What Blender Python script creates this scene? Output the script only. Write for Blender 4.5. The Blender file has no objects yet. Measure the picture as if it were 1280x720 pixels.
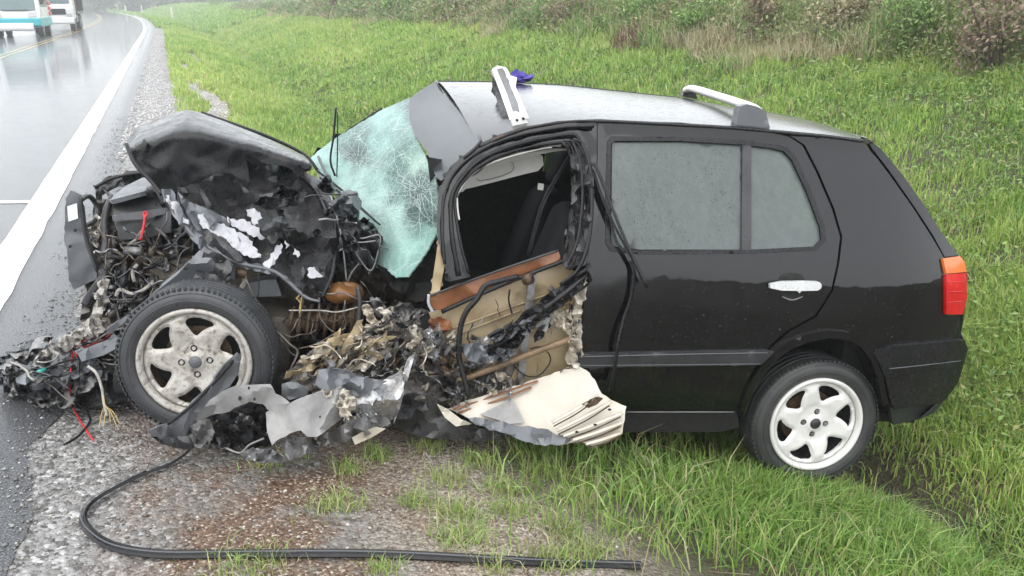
import bpy, bmesh, math, random
import numpy as np
from mathutils import Vector, Matrix
from mathutils.geometry import delaunay_2d_cdt
sc = bpy.context.scene
C = sc.collection
PI = math.pi
# ------------------------------------------------------------------ camera, world, sun, exposure
F, HY, CH = 1050.0, 4.0, 1.6
PITCH = math.atan((360 - HY) / F)
cd = bpy.data.cameras.new('camera'); cam = bpy.data.objects.new('camera', cd); C.objects.link(cam)
cd.sensor_width = 36; cd.lens = 36 * F / 1280; cd.clip_end = 3000; cd.clip_start = .05
cam.location = (0, 0, CH); cam.rotation_euler = (PI / 2 - PITCH, 0, 0)
sc.camera = cam
w = bpy.data.worlds.new('World'); sc.world = w; w.use_nodes = True
nt = w.node_tree; nt.nodes.clear()
SUN_EL, SUN_ROT = math.radians(58), math.radians(200)
sky = nt.nodes.new('ShaderNodeTexSky'); sky.sky_type = 'NISHITA'; sky.sun_disc = False
sky.sun_elevation = SUN_EL; sky.sun_rotation = SUN_ROT; sky.air_density = 2.0; sky.dust_density = 6
mx = nt.nodes.new('ShaderNodeMixRGB'); mx.inputs[0].default_value = .86
mx.inputs[2].default_value = (9.6, 9.9, 10.3, 1)      # overcast cloud layer
nt.links.new(sky.outputs[0], mx.inputs[1])
bg = nt.nodes.new('ShaderNodeBackground'); bg.inputs[1].default_value = .10
nt.links.new(mx.outputs[0], bg.inputs[0])
wo = nt.nodes.new('ShaderNodeOutputWorld'); nt.links.new(bg.outputs[0], wo.inputs[0])
sd_ = bpy.data.lights.new('sun', 'SUN'); sd_.energy = .6; sd_.angle = math.radians(75); sd_.color = (1, .97, .93)
sun = bpy.data.objects.new('sun', sd_); C.objects.link(sun)
sdir = Vector((math.sin(SUN_ROT) * math.cos(SUN_EL), math.cos(SUN_ROT) * math.cos(SUN_EL), math.sin(SUN_EL)))
sun.rotation_euler = sdir.to_track_quat('Z', 'Y').to_euler()
sc.view_settings.view_transform = 'Standard'; sc.view_settings.look = 'None'
sc.view_settings.exposure = 1.25; sc.view_settings.gamma = 1
sc.view_settings.use_curve_mapping = False
sc.render.engine = 'CYCLES'
cy = sc.cycles
cy.max_bounces = 6; cy.diffuse_bounces = 3; cy.glossy_bounces = 3; cy.transmission_bounces = 4; cy.volume_bounces = 1
cy.transparent_max_bounces = 8; cy.use_denoising = True; cy.caustics_reflective = False; cy.caustics_refractive = False
RNG = np.random.default_rng(7); rnd = random.Random(11)

# ------------------------------------------------------------------ pose maths: rays through the photograph's pixels
def Rm(ax, t):
    c, s = math.cos(t), math.sin(t)
    return np.array({'x': [[1, 0, 0], [0, c, -s], [0, s, c]], 'y': [[c, 0, s], [0, 1, 0], [-s, 0, c]], 'z': [[c, -s, 0], [s, c, 0], [0, 0, 1]]}[ax])
YAW, CPI, CRO = 0.12047, 0.10718, -0.09806
CM = Rm('z', YAW) @ Rm('y', CPI) @ Rm('x', CRO) @ np.array([[-1, 0, 0], [0, -1, 0], [0, 0, 1.]])
CT = np.array([1.1611, 3.9847, -1.9979 + CH])
CMI = np.linalg.inv(CM)
CAM = np.array([0, 0, CH])
def rays(uv):
    uv = np.atleast_2d(np.asarray(uv, float))
    a = (uv[:, 0] - 640) / F; b = (360 - uv[:, 1]) / F
    return np.stack([a, math.cos(PITCH) + b * math.sin(PITCH), -math.sin(PITCH) + b * math.cos(PITCH)], 1)
def prof(x, z):
    y = np.interp(z, [.05, .2, .3, .5, .7, .85, .93, 1.38], [.76, .79, .815, .835, .835, .825, .80, .62])
    return y - .17 * np.clip((-.1 - x) / .65, 0, 1.3) ** 2 - .25 * np.clip((x - 2.9) / .4, 0, 2) ** 2
def Q(uv, lat):                       # hit the plane at lateral 'lat' of the car (m from its centre line)
    r = rays(uv); o = CMI @ (CAM - CT); d = r @ CMI.T
    t = (lat - o[1]) / d[:, 1]
    return o + d * t[:, None]          # car-local
def S(uv, off=0.0):                    # hit the curved body side
    lat = np.full(len(np.atleast_2d(uv)), .8)
    for _ in range(10):
        p = Q(uv, lat); lat = prof(p[:, 0], p[:, 2]) + off
    return Q(uv, lat)
def L2W(p): return np.atleast_2d(p) @ CM.T + CT
def W2L(p): return (np.atleast_2d(p) - CT) @ CMI.T
def G(uv, z):                          # hit the horizontal plane at height z (world)
    r = rays(uv); t = (z - CH) / r[:, 2]
    return CAM + r * np.asarray(t)[:, None]
def ctrl(uv, cps):                     # smooth interpolation of control values
    if callable(cps): return cps(uv)
    if np.isscalar(cps): return np.full(len(uv), float(cps))
    c = np.array(cps, float)
    if len(c) < 4:
        d2 = ((uv[:, None, :] - c[None, :, :2]) ** 2).sum(2) + 400.; wt = 1 / d2
        return (wt * c[None, :, 2]).sum(1) / wt.sum(1)
    X = c[:, :2] / 100; n = len(c)                       # thin plate spline: no dimples at the control points
    def K(r2): return .5 * r2 * np.log(r2 + 1e-9)
    A = np.zeros((n + 3, n + 3)); A[:n, :n] = K(((X[:, None] - X[None]) ** 2).sum(2)) + np.eye(n) * .02
    Pm = np.hstack([np.ones((n, 1)), X]); A[:n, n:] = Pm; A[n:, :n] = Pm.T
    A += np.eye(n + 3) * 1e-6
    wt = np.linalg.solve(A, np.append(c[:, 2], [0, 0, 0])); U = np.asarray(uv, float) / 100
    v = K(((U[:, None] - X[None]) ** 2).sum(2)) @ wt[:n] + wt[n] + U @ wt[n + 1:]
    rg_ = c[:, 2].max() - c[:, 2].min()
    return np.clip(v, c[:, 2].min() - .15 * rg_, c[:, 2].max() + .15 * rg_)

# ------------------------------------------------------------------ object helpers
def tag(o, label=None, cat=None, group=None, kind=None):
    if label: o['label'] = label
    if cat: o['category'] = cat
    if group: o['group'] = group
    if kind: o['kind'] = kind
    return o
def empty(name, loc, label, cat, group=None, rz=0):
    o = bpy.data.objects.new(name, None); C.objects.link(o); o.location = loc; o.rotation_euler = (0, 0, rz)
    o.empty_display_size = .1
    return tag(o, label, cat, group)
def link(name, me, m, parent=None, smooth=False, label=None):
    o = bpy.data.objects.new(name, me); C.objects.link(o)
    if m is not None and not me.materials: me.materials.append(m)
    if parent is not None: o.parent = parent
    if smooth: me.polygons.foreach_set('use_smooth', [True] * len(me.polygons))
    if label: o['label'] = label
    return o
def mesh(name, v, f):
    me = bpy.data.meshes.new(name); me.from_pydata([tuple(map(float, p)) for p in v], [], [tuple(map(int, q)) for q in f]); me.update()
    return me
def bigmesh(name, V, Fc, n, col=None):  # numpy arrays, all faces n-gons of n corners
    me = bpy.data.meshes.new(name); V = np.asarray(V, np.float32); Fc = np.asarray(Fc, np.int32)
    me.vertices.add(len(V)); me.vertices.foreach_set('co', V.ravel())
    me.loops.add(Fc.size); me.loops.foreach_set('vertex_index', Fc.ravel())
    me.polygons.add(len(Fc)); me.polygons.foreach_set('loop_start', np.arange(0, Fc.size, n, dtype=np.int32))
    me.polygons.foreach_set('loop_total', np.full(len(Fc), n, np.int32))
    if col is not None:
        a = me.color_attributes.new('col', 'FLOAT_COLOR', 'POINT')
        c4 = np.ones((len(V), 4), np.float32); c4[:, :3] = col; a.data.foreach_set('color', c4.ravel())
    me.update(calc_edges=True)
    return me

# ------------------------------------------------------------------ materials
MATS = {}
def nodes(name):
    m = bpy.data.materials.new(name); m.use_nodes = True; t = m.node_tree; t.nodes.clear()
    o = t.nodes.new('ShaderNodeOutputMaterial'); b = t.nodes.new('ShaderNodeBsdfPrincipled'); t.links.new(b.outputs[0], o.inputs[0])
    MATS[name] = m
    return m, t, b
def nz(t, scale, detail=6, rough=.6, vec=None, kind='noise', dist=0):
    if kind == 'noise':
        n = t.nodes.new('ShaderNodeTexNoise'); n.inputs['Scale'].default_value = scale; n.inputs['Detail'].default_value = detail
        n.inputs['Roughness'].default_value = rough; n.inputs['Distortion'].default_value = dist
    else:
        n = t.nodes.new('ShaderNodeTexVoronoi'); n.inputs['Scale'].default_value = scale
        if kind != 'voronoi': n.feature = kind
    if vec is not None: t.links.new(vec, n.inputs['Vector'])
    return n
def coord(t, sx=1, sy=1, sz=1):
    c = t.nodes.new('ShaderNodeTexCoord')
    mp = t.nodes.new('ShaderNodeMapping'); mp.inputs['Scale'].default_value = (sx, sy, sz); t.links.new(c.outputs['Object'], mp.inputs[0])
    return mp.outputs[0]
def ramp(t, src, stops, interp='LINEAR'):
    r = t.nodes.new('ShaderNodeValToRGB'); r.color_ramp.interpolation = interp
    e = r.color_ramp.elements
    while len(e) < len(stops): e.new(.5)
    for el, (p, c) in zip(e, stops):
        el.position = p; el.color = (*c, 1) if not np.isscalar(c) else (c, c, c, 1)
    t.links.new(src, r.inputs[0]); return r.outputs[0]
def mixc(t, fac, a, b, mode='MIX'):
    n = t.nodes.new('ShaderNodeMixRGB'); n.blend_type = mode
    for i, x in ((0, fac), (1, a), (2, b)):
        if isinstance(x, (int, float)): n.inputs[i].default_value = x if i == 0 else (x, x, x, 1)
        elif isinstance(x, tuple): n.inputs[i].default_value = (*x, 1)
        else: t.links.new(x, n.inputs[i])
    return n.outputs[0]
def bump(t, b, h, strength=.3, dist=.002):
    n = t.nodes.new('ShaderNodeBump'); n.inputs['Strength'].default_value = strength; n.inputs['Distance'].default_value = dist
    t.links.new(h, n.inputs['Height']); t.links.new(n.outputs[0], b.inputs['Normal']); return n
def drops(t, vec, lo=.28):              # rain beads: rounded bumps
    v = nz(t, 95, vec=vec, kind='voronoi'); v.inputs['Randomness'].default_value = 1
    return ramp(t, v.outputs['Distance'], [(0, 1.0), (lo, 0.0)])
def mat(name, cols, scale=8, rough=.5, metal=0, bumps=.2, bdist=.002, coat=0, wet=True, detail=8, sharp=.12, bscale=None, spec=.5):
    """patchy surface: cols = list of colours spread over a noise"""
    m, t, b = nodes(name); v = coord(t)
    n = nz(t, scale, detail, .65, v, dist=.4)
    k = len(cols); lo, hi = .5 - sharp * k / 2 - .03, .5 + sharp * k / 2 + .03
    st = [(lo + (hi - lo) * i / max(1, k - 1), c) for i, c in enumerate(cols)] if k > 1 else [(0, cols[0]), (1, cols[0])]
    t.links.new(ramp(t, n.outputs[0], st), b.inputs['Base Color'])
    n2 = nz(t, bscale or scale * 6, 8, .7, v)
    t.links.new(ramp(t, n2.outputs[0], [(.3, max(0, rough - .18)), (.7, min(1, rough + .15))]), b.inputs['Roughness'])
    b.inputs['Metallic'].default_value = metal; b.inputs['Coat Weight'].default_value = coat; b.inputs['Coat Roughness'].default_value = .08
    b.inputs['Specular IOR Level'].default_value = spec
    h = n2.outputs[0]
    if wet: h = mixc(t, .5, h, drops(t, v), 'ADD')
    bump(t, b, h, bumps, bdist)
    return m
def paint_mat(name, base, dirt=(.10, .09, .075), amt=.35):
    m, t, b = nodes(name); v = coord(t)
    vs = coord(t, 26, 26, 2.2)           # rain runs
    n = nz(t, 1.0, 5, .6, vs); n3 = nz(t, 3.5, 6, .6, v)
    f = mixc(t, 1.0, ramp(t, n.outputs[0], [(.45, 0.), (.75, amt)]), ramp(t, n3.outputs[0], [(.35, .15), (.7, 1.)]), 'MULTIPLY')
    t.links.new(mixc(t, f, base, dirt), b.inputs['Base Color'])
    nf = nz(t, 240, 3, .6, v)
    t.links.new(ramp(t, f, [(0, .16), (.35, .42)]), b.inputs['Roughness'])
    b.inputs['Coat Weight'].default_value = 1; b.inputs['Coat Roughness'].default_value = .05; b.inputs['Coat IOR'].default_value = 1.5; b.inputs['Specular IOR Level'].default_value = .05
    h = mixc(t, .35, drops(t, v, .25), nf.outputs[0], 'ADD')
    bump(t, b, h, .6, .0018)
    return m
M = {}
M['paint'] = paint_mat('black_car_paint', (.0022, .0024, .0029), (.016, .016, .016), .4)
M['roof'] = paint_mat('wet_roof_paint', (.0022, .0024, .0029), (.02, .02, .02), .4)
for n_ in M['roof'].node_tree.nodes:
    if n_.type == 'BSDF_PRINCIPLED': n_.inputs['Coat Weight'].default_value = .6; n_.inputs['Specular IOR Level'].default_value = .3; n_.inputs['Coat Roughness'].default_value = .2
M['hood'] = mat('buckled_black_paint', [(.005, .0056, .0068), (.008, .009, .0105)], 3, .28, 0, .15, .001, .12, spec=.25)
M['torn_black'] = mat('torn_black_plastic', [(.006, .006, .007), (.014, .014, .015), (.05, .05, .052), (.01, .01, .01)], 14, .35, 0, .6, .006, .3)
M['primer'] = mat('bare_pale_primer', [(.12, .12, .13), (.32, .32, .35), (.40, .40, .42), (.36, .36, .38), (.18, .18, .20)], 34, .5, 0, .4, .003)
M['grey_plastic'] = mat('grey_plastic', [(.085, .09, .098), (.105, .11, .12), (.095, .10, .108)], 6, .42, 0, .15)
M['dark_plastic'] = mat('dark_plastic', [(.018, .019, .021), (.035, .036, .039)], 7, .4, 0, .2)
M['trim'] = mat('black_rubber_trim', [(.008, .008, .009), (.014, .014, .016)], 12, .32, 0, .15, spec=.3)
M['rubber'] = mat('tyre_rubber', [(.018, .018, .019), (.035, .036, .038), (.05, .049, .046)], 9, .5, 0, .35)
M['rubber_wet'] = mat('wet_tyre_rubber', [(.022, .024, .027), (.042, .044, .048), (.034, .035, .037)], 6, .36, 0, .35)
M['grime'] = mat('oily_engine_metal', [(.012, .011, .010), (.05, .043, .035), (.10, .085, .065), (.02, .018, .016)], 16, .45, .3, .8, .006)
M['steel'] = mat('bent_grey_steel', [(.07, .07, .072), (.30, .30, .31), (.16, .155, .15), (.05, .045, .04)], 9, .38, .55, .6, .004)
M['silver'] = mat('crumpled_bare_aluminium', [(.26, .28, .31), (.50, .51, .54), (.38, .37, .35), (.12, .115, .11)], 11, .33, .7, .5, .004)
M['greypaint'] = mat('scuffed_grey_sheet', [(.12, .12, .12), (.19, .188, .186), (.25, .247, .243), (.16, .148, .135)], 7, .42, .15, .35, .003)
M['slate'] = mat('slate_grey_sheet', [(.085, .092, .105), (.13, .138, .15), (.10, .105, .11)], 5, .38, .1, .25)
M['beige'] = mat('beige_painted_steel', [(.26, .185, .10), (.36, .275, .16), (.40, .32, .20), (.17, .11, .06)], 4.5, .4, .05, .3, .003, sharp=.09)
M['bar'] = mat('stained_brown_steel', [(.10, .065, .035), (.22, .15, .085), (.15, .10, .055)], 9, .42, .1, .3)
M['cream'] = mat('cream_painted_steel', [(.42, .37, .29), (.53, .49, .42), (.47, .435, .37), (.27, .20, .14)], 3.2, .42, .0, .25, .003, sharp=.08)
M['shred'] = mat('shredded_pale_metal', [(.26, .21, .15), (.60, .56, .48), (.48, .42, .33), (.30, .26, .20), (.68, .66, .61)], 14, .5, .1, .5, .004, sharp=.07)
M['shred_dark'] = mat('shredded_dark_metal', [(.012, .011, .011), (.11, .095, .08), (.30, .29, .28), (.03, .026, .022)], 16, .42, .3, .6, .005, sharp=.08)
M['rust'] = mat('orange_brown_rust_primer', [(.17, .065, .028), (.25, .105, .048), (.20, .08, .036), (.10, .045, .025)], 7, .42, 0, .3, .002, sharp=.09)
M['brownpart'] = mat('rusty_brown_suspension_metal', [(.035, .024, .018), (.12, .08, .05), (.07, .05, .035)], 18, .5, .4, .7, .004)
M['amber'] = mat('amber_plastic_bottle', [(.12, .05, .014), (.22, .10, .03)], 14, .35, 0, .2)
M['fluff'] = mat('torn_pale_insulation', [(.36, .33, .29), (.60, .57, .52), (.74, .71, .67)], 30, .8, 0, 1.2, .012, wet=False)
M['alloy_white'] = mat('white_painted_alloy', [(.40, .38, .34), (.56, .55, .53), (.62, .615, .60), (.60, .59, .57), (.52, .50, .46)], 9, .35, 0, .08)
M['alloy_dirty'] = mat('mud_spattered_alloy', [(.10, .08, .06), (.31, .285, .25), (.47, .45, .42), (.37, .345, .31), (.15, .12, .09)], 24, .42, .1, .4, sharp=.06)
M['dark'] = mat('dark_underseal_and_shade', [(.004, .004, .004), (.007, .007, .0065)], 6, .8, 0, .2, wet=False)  # near-black for hidden parts, also for sheets standing in for shade
M['seat'] = mat('dark_seat_cloth', [(.003, .0033, .004), (.006, .0065, .0075)], 20, .85, 0, .3, wet=False)
M['visor'] = mat('pale_grey_vinyl', [(.50, .50, .47), (.58, .58, .54)], 5, .55, 0, .1, wet=False)
M['chrome'] = mat('pale_silver_handle_paint', [(.60, .61, .62), (.66, .67, .68)], 8, .3, .3, .03, wet=False)
M['white_plastic'] = mat('white_rack_paint', [(.68, .68, .67), (.78, .78, .77)], 8, .35, 0, .1)
M['black_mesh'] = mat('grey_grip_strip', [(.10, .105, .11), (.17, .175, .18)], 60, .5, 0, .3)
M['orange_lens'] = mat('orange_lens', [(.62, .13, .02), (.72, .18, .03)], 8, .2, 0, .1, .001, .5)
M['red_lens'] = mat('red_lens', [(.45, .006, .006), (.58, .012, .010)], 8, .2, 0, .1, .001, .5)
M['red_wire'] = mat('red_insulation', [(.5, .015, .02), (.6, .03, .035)], 8, .35, 0, .1, wet=False)
M['teal_plastic'] = mat('teal_plastic', [(.03, .35, .30), (.05, .42, .36)], 8, .35, 0, .1, wet=False)
M['yellow_wire'] = mat('yellow_wire_strands', [(.42, .30, .10), (.5, .38, .16)], 8, .45, 0, .1, wet=False)
M['copper_wire'] = mat('bare_greyish_wire', [(.10, .08, .06), (.22, .20, .18)], 8, .4, .5, .1, wet=False)
M['paper'] = mat('white_sticker', [(.68, .7, .72), (.75, .76, .77)], 20, .5, 0, .05)
M['cloth'] = mat('violet_blue_cloth', [(.05, .04, .26), (.09, .075, .36)], 14, .75, 0, .6, .01, wet=False)
M['bus_white'] = mat('white_bus_paint', [(.72, .73, .74), (.78, .79, .8)], 1, .25, 0, .05, wet=False)
M['bus_teal'] = mat('turquoise_bus_paint', [(.03, .36, .42), (.04, .42, .48)], 1, .25, 0, .05, wet=False)
M['pane_dark'] = mat('dark_vehicle_glass', [(.06, .11, .12), (.09, .14, .15)], 1, .1, 0, .02, wet=False)
M['chevron_red'] = mat('faded_red_panel', [(.5, .05, .045), (.6, .08, .07)], 4, .4, 0, .05, wet=False)
M['concrete_post'] = mat('pale_post', [(.5, .5, .5), (.62, .62, .62)], 4, .6, 0, .1, wet=False)

def glass_fog():
    m, t, b = nodes('rain_misted_glass'); v = coord(t)
    vs = coord(t, 30, 30, 3); n = nz(t, 1.0, 6, .65, vs); n2 = nz(t, 180, 2, .6, v); n4 = nz(t, 55, 4, .7, v)
    base = ramp(t, n.outputs[0], [(.3, (.165, .197, .19)), (.55, (.19, .225, .217)), (.75, (.215, .25, .24))])
    t.links.new(mixc(t, 1.0, base, ramp(t, n4.outputs[0], [(.35, .93), (.65, 1.05)]), 'MULTIPLY'), b.inputs['Base Color'])
    b.inputs['Roughness'].default_value = .06; b.inputs['Transmission Weight'].default_value = .5; b.inputs['IOR'].default_value = 1.4
    b.inputs['Specular IOR Level'].default_value = .6
    bump(t, b, mixc(t, .3, drops(t, v, .3), n2.outputs[0], 'ADD'), .25, .0012)
    return m
M['fog'] = glass_fog()
def glass_shatter():
    m, t, b = nodes('shattered_laminated_glass'); v = coord(t)
    at = t.nodes.new('ShaderNodeAttribute'); at.attribute_name = 'col'
    big = nz(t, 7, 6, .7, v, dist=1.0)
    col = mixc(t, 1.0, at.outputs['Color'], ramp(t, big.outputs[0], [(.3, (.62, .66, .66)), (.5, (1, 1, 1)), (.72, (1.35, 1.3, 1.3))]), 'MULTIPLY')
    dtl = nz(t, 60, 6, .8, v, dist=1.5)
    col = mixc(t, ramp(t, dtl.outputs[0], [(.45, 0.), (.66, .2)]), col, (.52, .62, .60))
    for scl, wd, am in ((8, .018, .6), (20, .04, .36), (50, .09, .2), (120, .12, .12)):
        warp = mixc(t, .05, v, nz(t, 7, 3, .6, v).outputs['Color'], 'ADD')
        e = nz(t, scl, vec=warp, kind='DISTANCE_TO_EDGE')
        col = mixc(t, ramp(t, e.outputs[0], [(0, am), (wd, 0.)]), col, (.62, .72, .70))
    t.links.new(col, b.inputs['Base Color'])
    b.inputs['Specular IOR Level'].default_value = .2; b.inputs['Roughness'].default_value = .3; b.inputs['Transmission Weight'].default_value = .18; b.inputs['IOR'].default_value = 1.3
    e2 = nz(t, 60, vec=v, kind='DISTANCE_TO_EDGE')
    bump(t, b, mixc(t, .6, e2.outputs[0], dtl.outputs[0], 'ADD'), .6, .003)
    return m
M['shatter'] = glass_shatter()
m_, t_, b_ = nodes('water_drop'); b_.inputs['Base Color'].default_value = (.10, .105, .11, 1); b_.inputs['Transmission Weight'].default_value = .5; b_.inputs['IOR'].default_value = 1.33; b_.inputs['Roughness'].default_value = .03; M['drop'] = m_
M['crack'] = mat('white_glass_fracture', [(.5, .6, .58), (.6, .68, .66)], 30, .4, 0, .1, wet=False)
def glass_clearish():
    m, t, b = nodes('grey_tinted_windscreen_band'); v = coord(t)
    n = nz(t, 6, 5, .6, v)
    t.links.new(ramp(t, n.outputs[0], [(.3, (.025, .03, .036)), (.7, (.045, .052, .06))]), b.inputs['Base Color'])
    b.inputs['Roughness'].default_value = .25; b.inputs['Transmission Weight'].default_value = .1
    bump(t, b, mixc(t, .4, drops(t, v, .3), n.outputs[0], 'ADD'), .35, .003)
    return m
M['band'] = glass_clearish()
def leaf_mat(name, rough=.5, trans=.25):
    m, t, b = nodes(name)
    a = t.nodes.new('ShaderNodeAttribute'); a.attribute_name = 'col'
    t.links.new(a.outputs['Color'], b.inputs['Base Color']); b.inputs['Roughness'].default_value = rough
    b.inputs['Subsurface Weight'].default_value = 0
    o = t.nodes['Material Output']
    tr = t.nodes.new('ShaderNodeBsdfTranslucent'); t.links.new(a.outputs['Color'], tr.inputs[0])
    ms = t.nodes.new('ShaderNodeMixShader'); ms.inputs[0].default_value = trans
    t.links.new(b.outputs[0], ms.inputs[1]); t.links.new(tr.outputs[0], ms.inputs[2]); t.links.new(ms.outputs[0], o.inputs[0])
    return m
M['blade'] = leaf_mat('grass_blades', .42, .3)
M['leaf'] = leaf_mat('leaves', .45, .25)
M['bark'] = mat('grey_brown_bark', [(.08, .065, .05), (.14, .12, .1)], 6, .8, 0, .5, .02, wet=False)

# ------------------------------------------------------------------ generic mesh builders
def inpoly(P, poly):
    x, y = P[:, 0], P[:, 1]; c = np.zeros(len(P), bool); n = len(poly); j = n - 1
    for i in range(n):
        xi, yi = poly[i]; xj, yj = poly[j]
        with np.errstate(divide='ignore', invalid='ignore'):
            hit = ((yi > y) != (yj > y)) & (x < (xj - xi) * (y - yi) / ((yj - yi) if yj != yi else 1e-9) + xi)
        c ^= hit; j = i
    return c
def densify(poly, sp, jag=0, rg=None, closed=True):
    out = []; n = len(poly)
    for i in range(n if closed else n - 1):
        a = np.array(poly[i], float); b = np.array(poly[(i + 1) % n], float); L = np.hypot(*(b - a)); k = max(1, int(round(L / sp)))
        nrm = np.array([-(b - a)[1], (b - a)[0]]) / max(L, 1e-6)
        for q in range(k):
            p = a + (b - a) * q / k
            if q and jag: p = p + nrm * rg.uniform(-jag, jag)
            out.append(p)
    if not closed: out.append(np.array(poly[-1], float))
    return out
def smoothpoly(poly, it=2):              # Chaikin
    p = [np.array(q, float) for q in poly]
    for _ in range(it):
        o = []
        for i in range(len(p)):
            a, b = p[i], p[(i + 1) % len(p)]; o += [a * .75 + b * .25, a * .25 + b * .75]
        p = o
    return p
def tri2d(poly, holes, sp, jag, rg, jit=.3):
    ob = densify(poly, sp, jag, rg); hs = [densify(h, sp, jag * .5, rg) for h in holes]
    lo = np.min(ob, 0); hi = np.max(ob, 0)
    gx, gy = np.meshgrid(np.arange(lo[0] + sp / 2, hi[0], sp), np.arange(lo[1] + sp / 2, hi[1], sp)); g = np.stack([gx.ravel(), gy.ravel()], 1)
    g[:, 0] += (np.floor((g[:, 1] - lo[1]) / sp) % 2) * sp * .5
    g += rg.uniform(-jit, jit, g.shape) * sp
    P = [tuple(q) for q in ob]; E = [(i, (i + 1) % len(ob)) for i in range(len(ob))]
    bd = list(ob)
    for h in hs:
        k = len(P); P += [tuple(q) for q in h]; E += [(k + i, k + (i + 1) % len(h)) for i in range(len(h))]; bd += list(h)
    if len(g):
        keep = inpoly(g, ob)
        for h in hs: keep &= ~inpoly(g, h)
        bdA = np.array(bd); g = g[keep]
        if len(g):
            dm = np.array([((bdA - q) ** 2).sum(1).min() for q in g]); g = g[dm > (sp * .45) ** 2]
            P += [tuple(q) for q in g]
    r = delaunay_2d_cdt([Vector(q) for q in P], E, [], 0, 1e-5)
    V = np.array([tuple(q) for q in r[0]]); Fc = np.array([tuple(f) for f in r[2]])
    cen = V[Fc].mean(1); k = inpoly(cen, ob)
    for h in hs: k &= ~inpoly(cen, h)
    Fc = Fc[k]
    used = np.unique(Fc); mp = -np.ones(len(V), int); mp[used] = np.arange(len(used))
    return V[used], mp[Fc]
def folds(uv, amp, wl, rg, n=4):         # sharp random folds
    d = np.zeros(len(uv)); p = uv.copy()
    for i in range(n):
        a = rg.uniform(0, PI); l = wl * rg.uniform(.5, 1.8); ph = rg.uniform(0, 10)
        q = (p[:, 0] * math.cos(a) + p[:, 1] * math.sin(a)) / l + ph
        tw = np.abs((q % 1) * 2 - 1) - .5
        d += tw * amp * rg.uniform(.5, 1.1)
        p = p + np.stack([-math.sin(a) * tw, math.cos(a) * tw], 1) * l * .35
    return d + rg.uniform(-.03, .03, len(uv)) * amp
CARROOT = None
def finish(me_name, V, Fc, m, parent, thick, smooth, split=35, label=None, off=-1):
    me = mesh(me_name, V, Fc); o = link(me_name, me, m, parent, smooth, label)
    if thick:
        s = o.modifiers.new('thick', 'SOLIDIFY'); s.thickness = thick; s.offset = off
    if smooth:
        e = o.modifiers.new('split', 'EDGE_SPLIT'); e.split_angle = math.radians(split)
    return o
def sheet(name, poly, m, how=('Q', .8), crump=0, wl=30, sp=8, holes=(), thick=.003, seed=1, smooth=False, jag=0, parent=None, fn=None, label=None, split=35):
    """a sheet whose outline is traced in pixels and which stands in the car's space"""
    rg = np.random.default_rng(seed)
    if crump and not smooth: smooth = True; split = 30
    V2, Fc = tri2d(poly, holes, sp, jag, rg)
    cr = folds(V2, crump, wl, rg) if crump else 0
    if how[0] == 'Q': P = L2W(Q(V2, ctrl(V2, how[1]) + cr))
    elif how[0] == 'S': P = L2W(S(V2, ctrl(V2, how[1]) + cr))
    else: P = G(V2, ctrl(V2, how[1]) + cr)
    if fn is not None: P = fn(P, V2)
    a, b, c = P[Fc[:, 0]], P[Fc[:, 1]], P[Fc[:, 2]]
    n = np.cross(b - a, c - a); flip = (n * (CAM - a)).sum(1).sum() < 0
    if flip: Fc = Fc[:, ::-1]
    par = CARROOT if parent is None else parent
    P = P - BASE
    return finish(name, P, Fc, m, par, thick, smooth, split, label)
def catmull(pts, k=6):
    p = np.array(pts, float)
    if len(p) < 3: return p
    q = np.vstack([2 * p[0] - p[1], p, 2 * p[-1] - p[-2]]); out = []
    for i in range(1, len(q) - 2):
        for t in np.arange(k) / k:
            out.append(.5 * ((2 * q[i]) + (-q[i - 1] + q[i + 1]) * t + (2 * q[i - 1] - 5 * q[i] + 4 * q[i + 1] - q[i + 2]) * t * t + (-q[i - 1] + 3 * q[i] - 3 * q[i + 1] + q[i + 2]) * t ** 3))
    out.append(p[-1]); return np.array(out)
def tube_geo(pts, r, n=8, flat=1.0):
    pts = np.array(pts, float); V = []; Fc = []
    T = np.gradient(pts, axis=0); T /= np.linalg.norm(T, axis=1)[:, None] + 1e-9
    up = np.array([0, 0, 1.]) if abs(T[0][2]) < .9 else np.array([1., 0, 0]); u = np.cross(T[0], up); u /= np.linalg.norm(u)
    rr = r if not np.isscalar(r) else np.full(len(pts), r)
    if len(rr) != len(pts): rr = np.interp(np.linspace(0, 1, len(pts)), np.linspace(0, 1, len(rr)), rr)
    for i, p in enumerate(pts):
        u = u - T[i] * np.dot(u, T[i]); u /= np.linalg.norm(u) + 1e-9; v = np.cross(T[i], u)
        for j in range(n):
            a = 2 * PI * j / n; V.append(p + u * math.cos(a) * rr[i] + v * math.sin(a) * rr[i] * flat)
    for i in range(len(pts) - 1):
        for j in range(n): Fc.append((i * n + j, i * n + (j + 1) % n, (i + 1) * n + (j + 1) % n, (i + 1) * n + j))
    V = list(V); Fc.append(tuple(range(n))[::-1]); Fc.append(tuple(range((len(pts) - 1) * n, len(pts) * n)))
    return V, Fc
def tube(name, uvl, r, m, how='Q', parent=None, n=8, flat=1.0, k=6, label=None, world=False):
    """uvl: (u, v, lateral) pixels in the car's space, or world points"""
    if world: P = np.array(uvl, float)
    else:
        a = np.array(uvl, float)
        P = L2W(Q(a[:, :2], a[:, 2])) if how == 'Q' else (L2W(S(a[:, :2], a[:, 2])) if how == 'S' else G(a[:, :2], a[:, 2]))
    P = catmull(P, k); V, Fc = tube_geo(P - BASE, r, n, flat)
    return link(name, mesh(name, V, Fc), m, CARROOT if parent is None else parent, True, label)
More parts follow.
